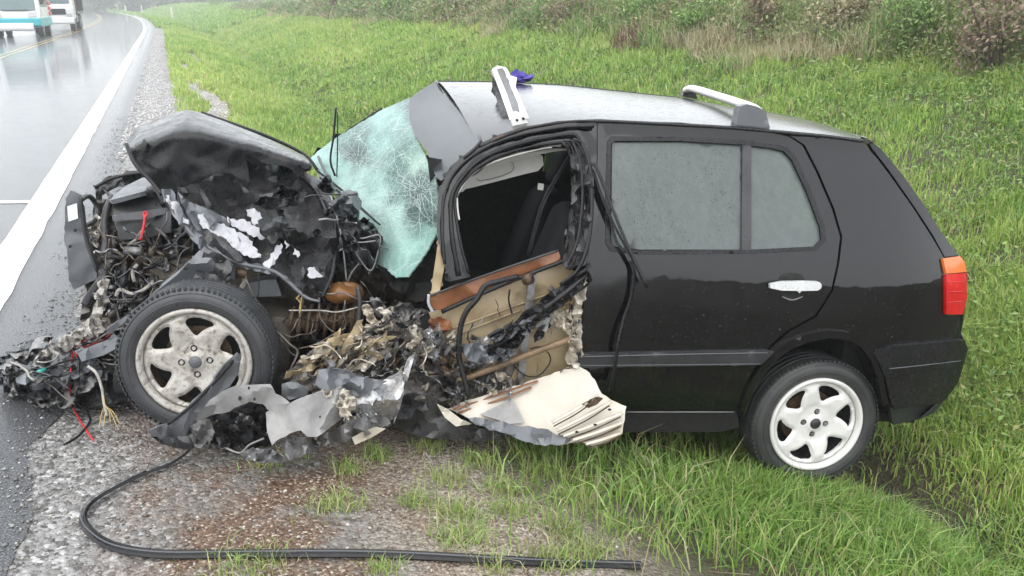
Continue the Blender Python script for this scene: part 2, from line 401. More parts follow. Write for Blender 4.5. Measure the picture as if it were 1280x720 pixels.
def lathe(prof_, n=64, axis='y'):
    V = []; Fc = []; k = len(prof_)
    for i in range(n):
        a = 2 * PI * i / n
        for r, y in prof_: V.append((r * math.cos(a), y, r * math.sin(a)))
    for i in range(n):
        for j in range(k - 1):
            Fc.append((i * k + j, i * k + j + 1, ((i + 1) % n) * k + j + 1, ((i + 1) % n) * k + j))
    return V, Fc
def box_geo(lo, hi):
    x0, y0, z0 = lo; x1, y1, z1 = hi
    V = [(x0, y0, z0), (x1, y0, z0), (x1, y1, z0), (x0, y1, z0), (x0, y0, z1), (x1, y0, z1), (x1, y1, z1), (x0, y1, z1)]
    return V, [(0, 3, 2, 1), (4, 5, 6, 7), (0, 1, 5, 4), (1, 2, 6, 5), (2, 3, 7, 6), (3, 0, 4, 7)]
def box(name, lo, hi, m, parent, bev=.01, local=False, seg=2, tf=None):
    V, Fc = box_geo(lo, hi); V = np.array(V, float)
    if tf is not None: V = tf(V)
    if local: V = L2W(V) - BASE
    o = link(name, mesh(name, V, Fc), m, parent, True)
    if bev:
        b = o.modifiers.new('bevel', 'BEVEL'); b.width = bev; b.segments = seg
    e = o.modifiers.new('split', 'EDGE_SPLIT'); e.split_angle = math.radians(40)
    return o
def vnoise(x, y, seed=0):
    x = np.asarray(x, float); y = np.asarray(y, float)
    xi = np.floor(x).astype(int); yi = np.floor(y).astype(int); fx = x - xi; fy = y - yi
    fx = fx * fx * (3 - 2 * fx); fy = fy * fy * (3 - 2 * fy)
    def h(a, b):
        n = (a * 374761393 + b * 668265263 + seed * 1442695041) & 0x7fffffff
        n = (n ^ (n >> 13)) * 1274126177 & 0x7fffffff
        return ((n ^ (n >> 16)) & 0xffff) / 65535.
    return (h(xi, yi) * (1 - fx) + h(xi + 1, yi) * fx) * (1 - fy) + (h(xi, yi + 1) * (1 - fx) + h(xi + 1, yi + 1) * fx) * fy
def fbm(x, y, seed=0, o=4):
    s = 0; a = .5; tot = 0
    for i in range(o): s = s + a * vnoise(x * 2 ** i, y * 2 ** i, seed + i); tot += a; a *= .5
    return s / tot

# ------------------------------------------------------------------ terrain frame: s along the road edge line, d to its right
SS = np.arange(-320, 620, .5)
HD = math.radians(21.55) + math.radians(.05) * np.clip(SS - 42, 0, 400)
DX, DY = -np.sin(HD), np.cos(HD)
i0 = int(320 / .5)
CX = np.cumsum(DX) * .5; CY = np.cumsum(DY) * .5
CX += -2.77 - CX[i0]; CY += 4.25 - CY[i0]
def SD(s, d):
    s = np.asarray(s, float); d = np.asarray(d, float)
    cx = np.interp(s, SS, CX); cy_ = np.interp(s, SS, CY); h = np.interp(s, SS, HD)
    return cx + d * np.cos(h), cy_ + d * np.sin(h)
TH = math.radians(21.55)
def XY2SD(x, y): return (x + 2.77) * -math.sin(TH) + (y - 4.25) * math.cos(TH), (x + 2.77) * math.cos(TH) + (y - 4.25) * math.sin(TH)
def hgt(s, d):
    z = np.interp(d, [-300, -60, -30, -9, -7.6, 0, .4, 1.2, 2.2, 3.0, 3.68, 4.02, 4.4, 5.0, 6.7, 8.8, 10, 16, 60],
                  [1.5, -.6, -.6, -.35, -.02, 0, -.005, -.03, -.15, -.38, -.57, -.74, -.52, -.30, .42, 1.18, 1.42, 1.75, 3.2])
    g = np.clip((np.asarray(d) - .6) / 2, 0, 1)
    z = z + g * ((fbm(s * .9, d * .9, 3) - .5) * .16 + (fbm(s * 4, d * 4, 9) - .5) * .05)
    z = z + np.clip((np.asarray(d) - .45) / .3, 0, 1) * (fbm(s * 9, d * 9, 21) - .5) * .02
    far = np.clip((s - 10) / 60, 0, 1)
    return z - far * np.clip((d - 5) / 4, 0, 1) * .25
def XYZ(s, d, dz=0):
    x, y = SD(s, d); return np.stack([x, y, hgt(s, d) + dz], -1)
BASE = np.array([0., 0., 0.])
def grid_mesh(name, sv, dv, zf, m, kind='structure'):
    s, d = np.meshgrid(sv, dv, indexing='ij'); x, y = SD(s, d); z = zf(s, d)
    V = np.stack([x, y, z], -1).reshape(-1, 3); ns, nd = len(sv), len(dv)
    i = np.arange(ns - 1)[:, None] * nd + np.arange(nd - 1)[None]; Fc = np.stack([i, i + 1, i + nd + 1, i + nd], -1).reshape(-1, 4)
    Fc = Fc[:, ::-1] if False else Fc
    me = bigmesh(name, V, Fc, 4)
    a = me.attributes.new('sd', 'FLOAT_VECTOR', 'POINT'); a.data.foreach_set('vector', np.stack([s.ravel(), d.ravel(), 0 * s.ravel()], 1).astype(np.float32).ravel())
    me.polygons.foreach_set('use_smooth', [True] * len(me.polygons))
    o = link(name, me, m); tag(o, kind=kind); return o
sv = np.concatenate([np.arange(-300, -20, 20), np.arange(-20, -6, 1), np.arange(-6, 6, .07), np.arange(6, 20, .25), np.arange(20, 60, 1), np.arange(60, 560, 5)])
dv = np.concatenate([np.arange(-300, -60, 20), np.arange(-60, -10, 4), np.arange(-10, -.5, .7), np.arange(-.5, .3, .15), np.arange(.3, 5.2, .07), np.arange(5.2, 12, .25), np.arange(12, 64, 3)])
def ground_mat():
    m, t, b = nodes('verge_soil_and_gravel')
    a = t.nodes.new('ShaderNodeAttribute'); a.attribute_name = 'sd'
    sx = t.nodes.new('ShaderNodeSeparateXYZ'); t.links.new(a.outputs['Vector'], sx.inputs[0])
    v = coord(t)
    edge = nz(t, 1.7, 5, .65, v)
    ad = t.nodes.new('ShaderNodeMath'); ad.operation = 'MULTIPLY_ADD'; ad.inputs[1].default_value = 1.1; t.links.new(edge.outputs[0], ad.inputs[0]); 
    sb = t.nodes.new('ShaderNodeMath'); sb.operation = 'SUBTRACT'; sb.inputs[1].default_value = .55; t.links.new(sx.outputs[1], sb.inputs[0]); t.links.new(sb.outputs[0], ad.inputs[2])
    dn = ad.outputs[0]
    # stones: voronoi cells of differing greys and browns
    vc = nz(t, 62, vec=v, kind='voronoi'); vc2 = nz(t, 120, vec=v, kind='voronoi')
    sep = t.nodes.new('ShaderNodeSeparateColor'); t.links.new(vc.outputs['Color'], sep.inputs[0])
    sep2 = t.nodes.new('ShaderNodeSeparateColor'); t.links.new(vc2.outputs['Color'], sep2.inputs[0])
    light = ramp(t, sep.outputs[0], [(0, (.07, .066, .062)), (.4, (.19, .185, .18)), (.8, (.27, .265, .26)), (1, (.45, .45, .44))])
    brown = ramp(t, sep2.outputs[0], [(0, (.05, .028, .018)), (.5, (.12, .068, .042)), (.85, (.19, .13, .09)), (1, (.45, .40, .34))])
    soil = nz(t, 9, 8, .7, v); soilc = ramp(t, soil.outputs[0], [(.3, (.05, .037, .025)), (.55, (.095, .075, .05)), (.75, (.15, .13, .095))])
    f1 = t.nodes.new('ShaderNodeMapRange'); f1.inputs[1].default_value = .55; f1.inputs[2].default_value = .95; t.links.new(dn, f1.inputs[0])
    f2 = t.nodes.new('ShaderNodeMapRange'); f2.inputs[1].default_value = 1.9; f2.inputs[2].default_value = 2.5; t.links.new(dn, f2.inputs[0])
    pn = nz(t, 2.3, 6, .7, v); pm = ramp(t, pn.outputs[0], [(.46, 0.), (.58, 1.)])
    far = t.nodes.new('ShaderNodeMapRange'); far.inputs[1].default_value = 1.0; far.inputs[2].default_value = 4.0; far.inputs[3].default_value = 0; far.inputs[4].default_value = .85
    t.links.new(sx.outputs[0], far.inputs[0])
    mid = mixc(t, pm, brown, mixc(t, .45, light, soilc))
    mid = mixc(t, far.outputs[0], mid, light)
    f3 = t.nodes.new('ShaderNodeMapRange'); f3.inputs[1].default_value = 1.35; f3.inputs[2].default_value = 1.8; f3.inputs[4].default_value = .75; t.links.new(dn, f3.inputs[0])
    tan = ramp(t, sep2.outputs[1], [(0, (.13, .10, .075)), (.5, (.25, .21, .165)), (1, (.48, .44, .38))])
    mid = mixc(t, f3.outputs[0], mid, tan)
    c = mixc(t, f1.outputs[0], light, mid); c = mixc(t, f2.outputs[0], c, mixc(t, .35, mixc(t, .5, soilc, (.03, .02, .012)), (.055, .065, .025)))
    t.links.new(c, b.inputs['Base Color']); b.inputs['Roughness'].default_value = .62
    h = mixc(t, .5, vc.outputs['Distance'], vc2.outputs['Distance'], 'ADD')
    bn = bump(t, b, h, .9, .01); bn.invert = True
    return m
M['ground'] = ground_mat()
grid_mesh('ground', sv, dv, lambda s, d: hgt(s, d) - .03 * (d < .25), M['ground'])
def asphalt_mat():
    m, t, b = nodes('wet_asphalt'); v = coord(t)
    n = nz(t, .5, 4, .6, v); g = nz(t, 130, 3, .7, v); st = nz(t, 260, vec=v, kind='voronoi')
    c = ramp(t, g.outputs[0], [(.36, (.02, .021, .024)), (.52, (.05, .052, .056)), (.64, (.19, .195, .20))])
    t.links.new(c, b.inputs['Base Color'])
    wetm = nz(t, 1.3, 6, .65, v)
    # a film of water stands on the lane: nearly mirror smooth, rough towards the shoulder
    a = t.nodes.new('ShaderNodeAttribute'); a.attribute_name = 'sd'; sx = t.nodes.new('ShaderNodeSeparateXYZ'); t.links.new(a.outputs['Vector'], sx.inputs[0])
    mr = t.nodes.new('ShaderNodeMapRange'); mr.inputs[1].default_value = .02; mr.inputs[2].default_value = .28; mr.inputs[3].default_value = 0; mr.inputs[4].default_value = 1; t.links.new(sx.outputs[1], mr.inputs[0])
    rr = ramp(t, wetm.outputs[0], [(.3, .05), (.7, .16)])
    t.links.new(mixc(t, mr.outputs[0], rr, .36), b.inputs['Roughness'])
    b.inputs['IOR'].default_value = 1.4; b.inputs['Specular IOR Level'].default_value = .45
    t.links.new(mixc(t, mr.outputs[0], .40, .30), b.inputs['Coat Weight']); b.inputs['Coat IOR'].default_value = 1.33
    t.links.new(mixc(t, mr.outputs[0], .04, .22), b.inputs['Coat Roughness'])
    rip = nz(t, 26, 3, .6, v)
    bn = bump(t, b, mixc(t, .5, g.outputs[0], st.outputs['Distance'], 'ADD'), .6, .006)
    b2 = t.nodes.new('ShaderNodeBump'); b2.inputs['Strength'].default_value = .12; b2.inputs['Distance'].default_value = .004
    t.links.new(rip.outputs[0], b2.inputs['Height']); t.links.new(b2.outputs[0], b.inputs['Coat Normal'])
    return m
M['asphalt'] = asphalt_mat()
def white_mat(name, cols):
    m, t, b = nodes(name); v = coord(t)
    g = nz(t, 90, 5, .75, v); c = ramp(t, g.outputs[0], [(.34, cols[0]), (.44, cols[1]), (.8, cols[2])])
    t.links.new(c, b.inputs['Base Color']); b.inputs['Roughness'].default_value = .3; b.inputs['Coat Weight'].default_value = .5
    bump(t, b, g.outputs[0], .3, .003); return m
M['white_line'] = white_mat('worn_white_road_paint', [(.25, .25, .26), (.66, .67, .69), (.75, .76, .78)])
M['yellow_line'] = white_mat('worn_yellow_road_paint', [(.15, .12, .08), (.45, .30, .07), (.5, .36, .12)])
def strip(name, s_a, d0, d1, z, m, wob=0, seed=5, kind='structure'):
    n = len(s_a)
    a0 = d0 + (fbm(s_a * 6, s_a * 0, seed) - .5) * wob * (1 if wob < .1 else 0); a1 = d1 + ((fbm(s_a * 2.3, s_a * 0 + 3, seed + 7, 3) - .5) * 2 + (fbm(s_a * 14, s_a * 0 + 3, seed + 9, 3) - .5) * .7) * wob
    ts = np.linspace(0, 1, 22 if d1 - d0 > 2 else 4); V = []; sdv = []
    for i in range(n):
        d = a0[i] + (a1[i] - a0[i]) * ts; x, y = SD(np.full(len(ts), s_a[i]), d); V.append(np.stack([x, y, np.full(len(ts), z)], 1)); sdv.append(np.stack([np.full(len(ts), s_a[i]), d, 0 * d], 1))
    V = np.concatenate(V); k = len(ts); i = np.arange(n - 1)[:, None] * k + np.arange(k - 1)[None]
    me = bigmesh(name, V, np.stack([i, i + 1, i + k + 1, i + k], -1).reshape(-1, 4), 4)
    at = me.attributes.new('sd', 'FLOAT_VECTOR', 'POINT'); at.data.foreach_set('vector', np.concatenate(sdv).astype(np.float32).ravel())
    return tag(link(name, me, m), kind=kind)
s_road = np.concatenate([np.arange(-300, -14, 10), np.arange(-14, -6, .5), np.arange(-6, 8, .05), np.arange(8, 60, .5), np.arange(60, 560, 4)])
strip('road', s_road, -7.6, .42, .0, M['asphalt'], .10)
s_line = np.concatenate([np.arange(-12, 20, .2), np.arange(20, 60, 1), np.arange(60, 500, 4)])
strip('edge_line', s_line, -.225, 0., .004, M['white_line'], .012)
strip('centre_line', s_line, -3.86, -3.74, .004, M['yellow_line'], .01, 3)
strip('second_centre_line', s_line, -4.12, -4.0, .004, M['yellow_line'], .01, 4)
strip('far_edge_line', s_line, -7.4, -7.25, .004, M['white_line'], .01, 6)
# thin transverse joint painted across the lane
pj = G([(-160, 252.5), (46, 250.5), (46, 253.5), (-160, 256)], .005)
link('transverse_line', mesh('transverse_line', pj, [(0, 3, 2, 1)]), M['white_line'])['kind'] = 'structure'

# ================================================================== vegetation and stones (real blades, leaves and pebbles)
def blades(name, s, d, h, wd, col, lean=.5, kind='stuff', dz=0.0, m=None, tilt=0.0, seed=1):
    rg = np.random.default_rng(seed); n = len(s); B = XYZ(s, d, dz - .01)
    az = rg.uniform(0, 2 * PI, n); ln = np.abs(rg.normal(0, lean, n)) + tilt; f = rg.uniform(0, 2 * PI, n)
    L = np.stack([np.cos(az), np.sin(az), 0 * az], 1); Wv = np.stack([np.cos(f), np.sin(f), 0 * az], 1) * (wd / 2)[:, None]
    up = np.array([0, 0, 1.])
    mid = B + (L * (ln * .35)[:, None] + up * .55) * h[:, None]
    tip = B + (L * ln[:, None] + up * np.clip(1 - ln * .35, .15, 1)[:, None]) * h[:, None]
    V = np.stack([B - Wv, B + Wv, mid + Wv * .75, mid - Wv * .75, tip], 1).reshape(-1, 3)
    i = np.arange(n)[:, None] * 5
    Fc = np.concatenate([i + np.array([[0, 1, 2]]), i + np.array([[0, 2, 3]]), i + np.array([[3, 2, 4]])], 1).reshape(-1, 3)
    c = np.repeat(col, 5, axis=0)
    me = bigmesh(name, V, Fc, 3, c); o = link(name, me, m or M['blade']); return tag(o, kind=kind)
def pal(n, cols, wts, rg, var=.18):
    c = np.array(cols)[rg.choice(len(cols), n, p=np.array(wts) / sum(wts))]
    return np.clip(c * rg.uniform(1 - var, 1 + var, (n, 1)) * rg.uniform(.94, 1.06, (n, 3)), 0, 1)
GREENS = [(.19, .31, .06), (.26, .38, .08), (.34, .43, .12), (.42, .42, .16), (.52, .46, .26), (.12, .22, .055)]
GREENS = [(a * .90, b, c) for a, b, c in GREENS]
rg = np.random.default_rng(101)
# world-space visibility wedge keeps only what a camera near the photo's could see
def inview(s, d, mar=1.5):
    x, y = SD(s, d); return (y > 1.2) & (np.abs(x) < .68 * y + mar)
def nears(n, s0, s1, p):                       # density falling with distance along s
    u = rg.random(n); a, b = s0 + 5., s1 + 5.; q = 1 - p
    return ((a ** q + u * (b ** q - a ** q)) ** (1 / q)) - 5.
def dstart(s): return np.interp(s, [-4, 0, 3, 8, 15, 40, 90], [2.6, 2.35, 1.6, 1.02, .88, .72, .6])
def clump(s, d, sc=1.6, seed=40): return fbm(s * sc, d * sc, seed, 4)
# 1) near verge: longer fresh grass
n = 150000; s = rg.uniform(-4.5, 3.5, n); d = rg.uniform(1.0, 6.2, n)
k = inview(s, d, .8); s, d = s[k], d[k]
g = clump(s, d, 1.9); g2 = clump(s, d, 6, 77)
edge = d - dstart(s) + (g - .5) * 1.3
ditch = np.exp(-((d - 4.02) / .40) ** 2) * np.clip(1 - (s + 1.2) / 1.5, 0, 1)
keep = rg.random(len(s)) < np.clip(edge * 1.4 + .25 * (g2 > .62), 0.0, 1) * (.10 + 1.1 * np.clip((g2 - .40) * 4, 0, 1)) * (1 - .97 * ditch)
s, d, g, g2 = s[keep], d[keep], g[keep], g2[keep]
h = rg.uniform(.04, .10, len(s)) * (.6 + 1.0 * np.clip((g2 - .3) * 2.2, 0, 1.2)) * np.interp(d, [1, 2.3, 2.9, 3.3], [.5, .6, .95, 1.1])
warm = np.clip(1.0 - (d - 1.6) / 1.4, 0, 1)[:, None]
c = pal(len(s), GREENS, [3, 4, 3, 1.6, 1.2, 2], rg) * (1 - warm) + pal(len(s), GREENS, [.6, 1.5, 3, 4, 4, .2], rg) * warm
blades('verge_grass', s, d, h, rg.uniform(.003, .007, len(s)), np.clip(c * np.array([1.34, 1.2, 1.1]), 0, .8), .55, seed=2)
print('near blades', len(s))
# under the car, tall fresh leaves at the rear wheel and the ditch lip
n = 9000; x = rg.normal(1.35, .6, n); y = rg.normal(2.98, .25, n); s, d = XY2SD(x, y)
x2 = rg.uniform(.92, 1.75, 2600); y2 = rg.uniform(2.98, 3.2, 2600); s2, d2 = XY2SD(x2, y2); k = (x > -.1) & (x < 2.3) & (y < 3.25); nk = int(k.sum()); s, d = np.append(s[k], s2), np.append(d[k], d2); h = rg.uniform(.08, .20, len(s)); h[nk:] = rg.uniform(.10, .21, 2600)
blades('tall_verge_grass', s, d, h, rg.uniform(.004, .009, len(s)), pal(len(s), GREENS, [4, 5, 3, .8, .7, 2], rg), .8, seed=3)
n = 260; x = rg.uniform(-.6, 2.6, n); y = rg.uniform(2.2, 3.3, n); s, d = XY2SD(x, y); k = d > 1.9
blades('dry_stalks', s[k], d[k], rg.uniform(.16, .34, k.sum()), rg.uniform(.003, .005, k.sum()), pal(k.sum(), [(.5, .42, .25), (.42, .36, .2), (.25, .3, .1)], [3, 2, 1], rg), .6, seed=4)
# 2) separate clumps in the gravel
cs = []; 
for px, py, r, nn in ((420, 632, .10, 260), (520, 628, .06, 140), (475, 572, .06, 150), (436, 590, .05, 120), (570, 640, .09, 200), (580, 672, .10, 260), (335, 582, .05, 90), (312, 706, .11, 260), (480, 712, .06, 150), (560, 600, .08, 200), (630, 610, .08, 220), (600, 580, .09, 240), (680, 590, .10, 260),
                      (640, 640, .08, 190), (720, 625, .10, 260), (740, 600, .09, 240), (700, 660, .08, 200), (690, 700, .10, 250), (620, 712, .05, 120), (770, 650, .12, 300), (370, 570, .05, 80), (740, 690, .08, 200), (790, 610, .10, 280), (800, 570, .1, 280), (540, 560, .07, 160), (660, 560, .08, 200)):
    p = G([(px, py)], -.06)[0]; p = G([(px, py)], hgt(*[np.array(q) for q in XY2SD(p[0], p[1])]))[0]
    x = rg.normal(p[0], r * .55, nn); y = rg.normal(p[1], r * .45, nn); cs.append(np.stack(XY2SD(x, y), 1))
for i, q in enumerate(cs):
    h = rg.uniform(.03, .085, len(q)) * rg.uniform(.8, 1.25)
    gw = [1.2, 2.5, 4, 3.2, 2.6, .3] if i % 3 else [.3, 1, 3, 4, 4, .1]
    cs[i] = (q[:, 0], q[:, 1], h, pal(len(q), GREENS, gw, rg))
s, d, h, c = [np.concatenate([q[j] for q in cs]) for j in range(4)]
blades('grass_clumps', s, d, h, rg.uniform(.0025, .005, len(s)), c, .7, seed=5)
# 3) the mown bank and ditch, thinning with distance
n = 620000; s = nears(n, -3.0, 75, 1.25); d = rg.uniform(1.0, 12, n) ; d = np.where(s > 25, np.abs(rg.normal(0, 4, n)) + 1.0, d)
k = inview(s, d, 1) & ((s > 3) | (d > 3.3)) & (d < 13); s, d = s[k], d[k]
x, y = SD(s, d); dist = np.hypot(x, y)
g = clump(s, d, .8); g2 = clump(s, d, 3.2, 55)
gap = fbm(s * .55, d * 2.6, 91) + .5 * ((np.abs(d - 1.62 - .25 * (fbm(s, s * 0, 8) - .5)) < .16 + .5 * (fbm(s * 3, d * 5, 92) - .5)) & (s > 4.5) & (s < 13))
keep = rg.random(len(s)) < np.clip((d - dstart(s) + (g - .5) * .7) * 3, 0, 1) * (.45 + .8 * np.clip((g2 - .3) * 3, 0, 1))
keep &= ~((d < 1.9) & (d > 1.3) & (gap > .53) & (s < 30))
keep &= rg.random(len(s)) > .98 * np.exp(-((d - 4.02) / .40) ** 2) * np.clip(1 - (s + 1.2) / 1.5, 0, 1)
bare = (fbm(s * 1.1, d * 1.1, 66) > .62) & (s < 2.5) & (d > 4.6) & (d < 6.3)
keep &= ~(bare & (rg.random(len(s)) < .7))
s, d, g, g2, dist = s[keep], d[keep], g[keep], g2[keep], dist[keep]
sc_ = np.clip(dist / 7, 1, 5)
h = rg.uniform(.05, .12, len(s)) * (.7 + .8 * np.clip((g2 - .3) * 2, 0, 1)) * sc_ ** .45 * np.interp(d, [5, 8, 10], [1, 1.1, 1.7])
tone = np.clip((fbm(s * .35, d * .7, 31) - .36) * 3.2, 0, 1)[:, None]
A = pal(len(s), GREENS, [5, 5, 2, .6, .5, 3], rg); B = pal(len(s), GREENS, [1.5, 4, 5, 2.2, 1.2, .4], rg)
c = A * (1 - tone) + B * tone
c = np.clip(c * np.interp(s, [-2, 6, 20], [1.15, 1.15, 1.25])[:, None] * np.array([1.08, 1.0, .95]), 0, .75)
blades('bank_grass', s, d, h, rg.uniform(.006, .011, len(s)) * sc_, c, .6, seed=6)
print('bank blades', len(s))
# 4) far verge
n = 90000; s = nears(n, 60, 420, 1.3); d = rg.uniform(.6, 14, n); k = inview(s, d, 3); s, d = s[k], d[k]
h = rg.uniform(.2, .5, len(s)); blades('far_grass', s, d, h, rg.uniform(.10, .22, len(s)), 1.15 * pal(len(s), GREENS, [4, 5, 3, 1, .7, 2], rg), .5, seed=7)
# 5) broad leaved weeds creeping over the bank
def leaves(name, P, size, col, kind='stuff', seed=1, m=None, parent=None, flat=.6, asp=.45):
    rg = np.random.default_rng(seed); n = len(P); a = rg.normal(0, 1, (n, 3)); a[:, 2] = a[:, 2] * flat; a /= np.linalg.norm(a, axis=1)[:, None]
    b = rg.normal(0, 1, (n, 3)); b -= a * (a * b).sum(1)[:, None]; b /= np.linalg.norm(b, axis=1)[:, None]
    nn = np.cross(a, b); sz = size[:, None]
    V = np.stack([P - a * sz * .5, P + b * sz * asp * .5 + nn * sz * .05, P + a * sz * .5 - nn * sz * .12, P - b * sz * asp * .5 + nn * sz * .05], 1).reshape(-1, 3)
    i = np.arange(n)[:, None] * 4; Fc = np.concatenate([i + np.array([[0, 1, 2]]), i + np.array([[0, 2, 3]])], 1).reshape(-1, 3)
    o = link(name, bigmesh(name, V, Fc, 3, np.repeat(col, 4, 0)), m or M['leaf'], parent)
    return tag(o, kind=kind) if kind else o
n = 90000; s = nears(n, -3, 30, 1.2); d = rg.uniform(3.4, 10, n); g = fbm(s * 1.3, d * 1.3, 17)
k = inview(s, d, 1) & ~((np.abs(d - 4.02) < .42) & (s < .2)) & (rg.random(n) < np.clip((g - .38) * 4, 0, 1) * np.interp(s, [0, 6, 20, 30], [1, .7, .35, .1])); s, d = s[k], d[k]
x, y = SD(s, d); P = np.stack([x, y, hgt(s, d) + rg.uniform(.02, .12, len(s))], 1)
leaves('bank_weeds', P, rg.uniform(.02, .05, len(s)) * np.clip(np.hypot(x, y) / 7, 1, 3), pal(len(s), [(.10, .19, .04), (.16, .26, .06), (.22, .32, .09), (.30, .30, .12)], [4, 4, 2, .6], rg), seed=8)
# 6) rough growth along the crest: dry tall grasses with patches of colour
n = 120000; s = nears(n, -4, 90, 1.15); d = 8.15 + np.abs(rg.normal(0, 1.3, n)) - np.clip(fbm(s * .8, s * 0, 5) - .5, -.3, .3) * 2.4
k = inview(s, d, 2) & (d < 14); s, d = s[k], d[k]; zone = fbm(s * .55 + 3, d * .8, 12, 3); z2 = fbm(s * 1.6, d * 1.6, 13, 3)
x, y = SD(s, d); dist = np.hypot(x, y); sc_ = np.clip(dist / 9, 1, 5)
T = pal(len(s), [(.42, .37, .24), (.50, .45, .31), (.33, .31, .16)], [3, 2, 2], rg); R = pal(len(s), [(.17, .09, .06), (.24, .14, .10), (.13, .10, .05)], [3, 2, 2], rg); Gn = pal(len(s), GREENS, [4, 4, 2, .6, .6, 5], rg)
w1 = (zone > .54)[:, None]; w2 = ((zone < .42) & (z2 > .4))[:, None]
c = np.where(w1, T, np.where(w2, R, Gn)); mixr = (rg.random(len(s)) < .22)[:, None]; c = np.where(mixr, T, c)
h = rg.uniform(.18, .5, len(s)) * (.6 + z2) * np.interp(d, [7.4, 8.4, 10], [.4, .9, 1.5])
blades('rough_crest_grass', s, d, h, rg.uniform(.006, .014, len(s)) * sc_, c, .6, seed=9)
n = 70000; s = nears(n, -3, 90, 1.15); d = 8.2 + np.abs(rg.normal(0, 1.0, n)); k = inview(s, d, 2); s, d = s[k], d[k]; x, y = SD(s, d); hz_ = .15 + .8 * fbm(s * 1.3, d * 1.1, 64)
zone = fbm(s * .7, d, 65)
P = np.stack([x, y, hgt(s, d) + rg.random(len(s)) * hz_ * np.interp(d, [8.1, 8.8], [.35, 1.2])], 1); w1 = (zone > .5)[:, None]
c = np.where(w1, pal(len(s), [(.20, .25, .09), (.28, .32, .13), (.14, .17, .07), (.30, .25, .14)], [3, 2, 3, 1.5], rg, .3), pal(len(s), [(.12, .20, .06), (.19, .27, .09), (.24, .20, .12)], [3, 2, 1], rg, .3))
leaves('crest_scrub', P, rg.uniform(.025, .06, len(s)) * np.clip(np.hypot(x, y) / 9, 1, 4), c, seed=18, flat=1.0)
# 7) bushes on the crest, each a thing
def bush(s0, d0, r, h, cols, wts, label, nl=2600, leaf=(.03, .07), seed=1, name='bush', spiky=False):
    rg = np.random.default_rng(seed); b = XYZ(np.array(s0), np.array(d0)); root = empty(name, tuple(map(float, b)), label, 'bush', 'bushes on the crest of the bank')
    V = []; Fc = []; tips = []
    for i in range(9):
        a = rg.uniform(0, 2 * PI); l = rg.uniform(.5, 1) * h; sp = rg.uniform(.2, 1) * r
        p = catmull([(0, 0, -.05), (sp * .4 * math.cos(a), sp * .4 * math.sin(a), l * .5), (sp * math.cos(a + .3), sp * math.sin(a + .3), l)], 4); tips.append(p)
        v, f = tube_geo(p, [.014, .009, .004], 5); k0 = len(V); V += list(v); Fc += [tuple(j + k0 for j in q) for q in f]
    link('stem', mesh('stem', V, Fc), M['bark'], root)
    cl = []
    for i in range(26):
        t = tips[rg.integers(9)]; c0 = t[rg.integers(3, len(t))] + rg.normal(0, .13, 3) * r; cl.append(rg.normal(0, 1, (nl // 26, 3)) * np.array([.13, .13, .12]) * r * rg.uniform(.6, 1.3) + c0)
    P = np.concatenate(cl); P[:, 2] = np.clip(P[:, 2], .0, None)
    leaves('foliage', P, rg.uniform(*leaf, len(P)), pal(len(P), cols, wts, rg, .3), kind=None, seed=seed, parent=root, flat=1.0)
BR = [(.21, .15, .11), (.30, .22, .16), (.16, .15, .08), (.22, .27, .10)]; GR = [(.11, .21, .05), (.18, .30, .08), (.28, .40, .12)]; TN = [(.38, .33, .2), (.46, .40, .27), (.2, .2, .08)]
BL = []
for i, (px, dd, r, h, pl, lab) in enumerate([
    (1250, 8.3, .75, .95, BR, 'large dark brown bush at the top right corner of the picture'),
    (1150, 8.6, .7, .8, GR, 'leafy dark green bush left of the brown corner bush'),
    (1060, 8.8, .6, .75, TN, 'straw coloured bush between two green bushes behind the rear window'),
    (960, 8.6, .6, .7, BR, 'reddish brown bush on the crest above the rear crossbar'),
    (880, 8.5, .55, .6, GR, 'bright green bush on the crest behind the car roof'),
    (800, 8.7, .7, .75, GR, 'yellow flecked green bush on the crest above the middle of the roof'),
    (715, 8.7, .7, .75, BR, 'rust brown bush on the crest above the blue cloth'),
    (640, 8.9, .8, .8, TN, 'pale straw bush on the crest above the front crossbar'),
    (575, 8.9, .8, .75, BR, 'low brown bush just left of the pale straw bush'),
    (500, 9.0, .9, .8, GR, 'dull green bush on the crest above the windscreen'),
    (430, 9.2, 1.0, .8, BR, 'brownish bush on the crest left of the windscreen'),
    (345, 9.4, 1.2, 1.0, GR, 'dark green bush on the distant crest'),
    (270, 9.6, 1.5, 1.1, GR, 'farthest small dark bush where the crest meets the haze')]):
    # where the ray through column px meets distance dd from the edge line
    r0 = rays([(px, 20)])[0]; t = 1.0
    tt = np.linspace(4, 160, 3000); X = r0[0] * tt; Y = r0[1] * tt
    bs = np.interp(np.linspace(-10, 150, 1600), SS, SS); bx, by = SD(bs, np.full(1600, dd)); j = np.argmin(np.abs(np.arctan2(bx, by) - math.atan2(r0[0], r0[1])) + (by < 2) * 9)
    bush(bs[j], dd, r, h, pl, [3, 3, 2, 1][:len(pl)], lab, seed=300 + i, nl=2200, leaf=(.03, .07) if i < 9 else (.06, .14))
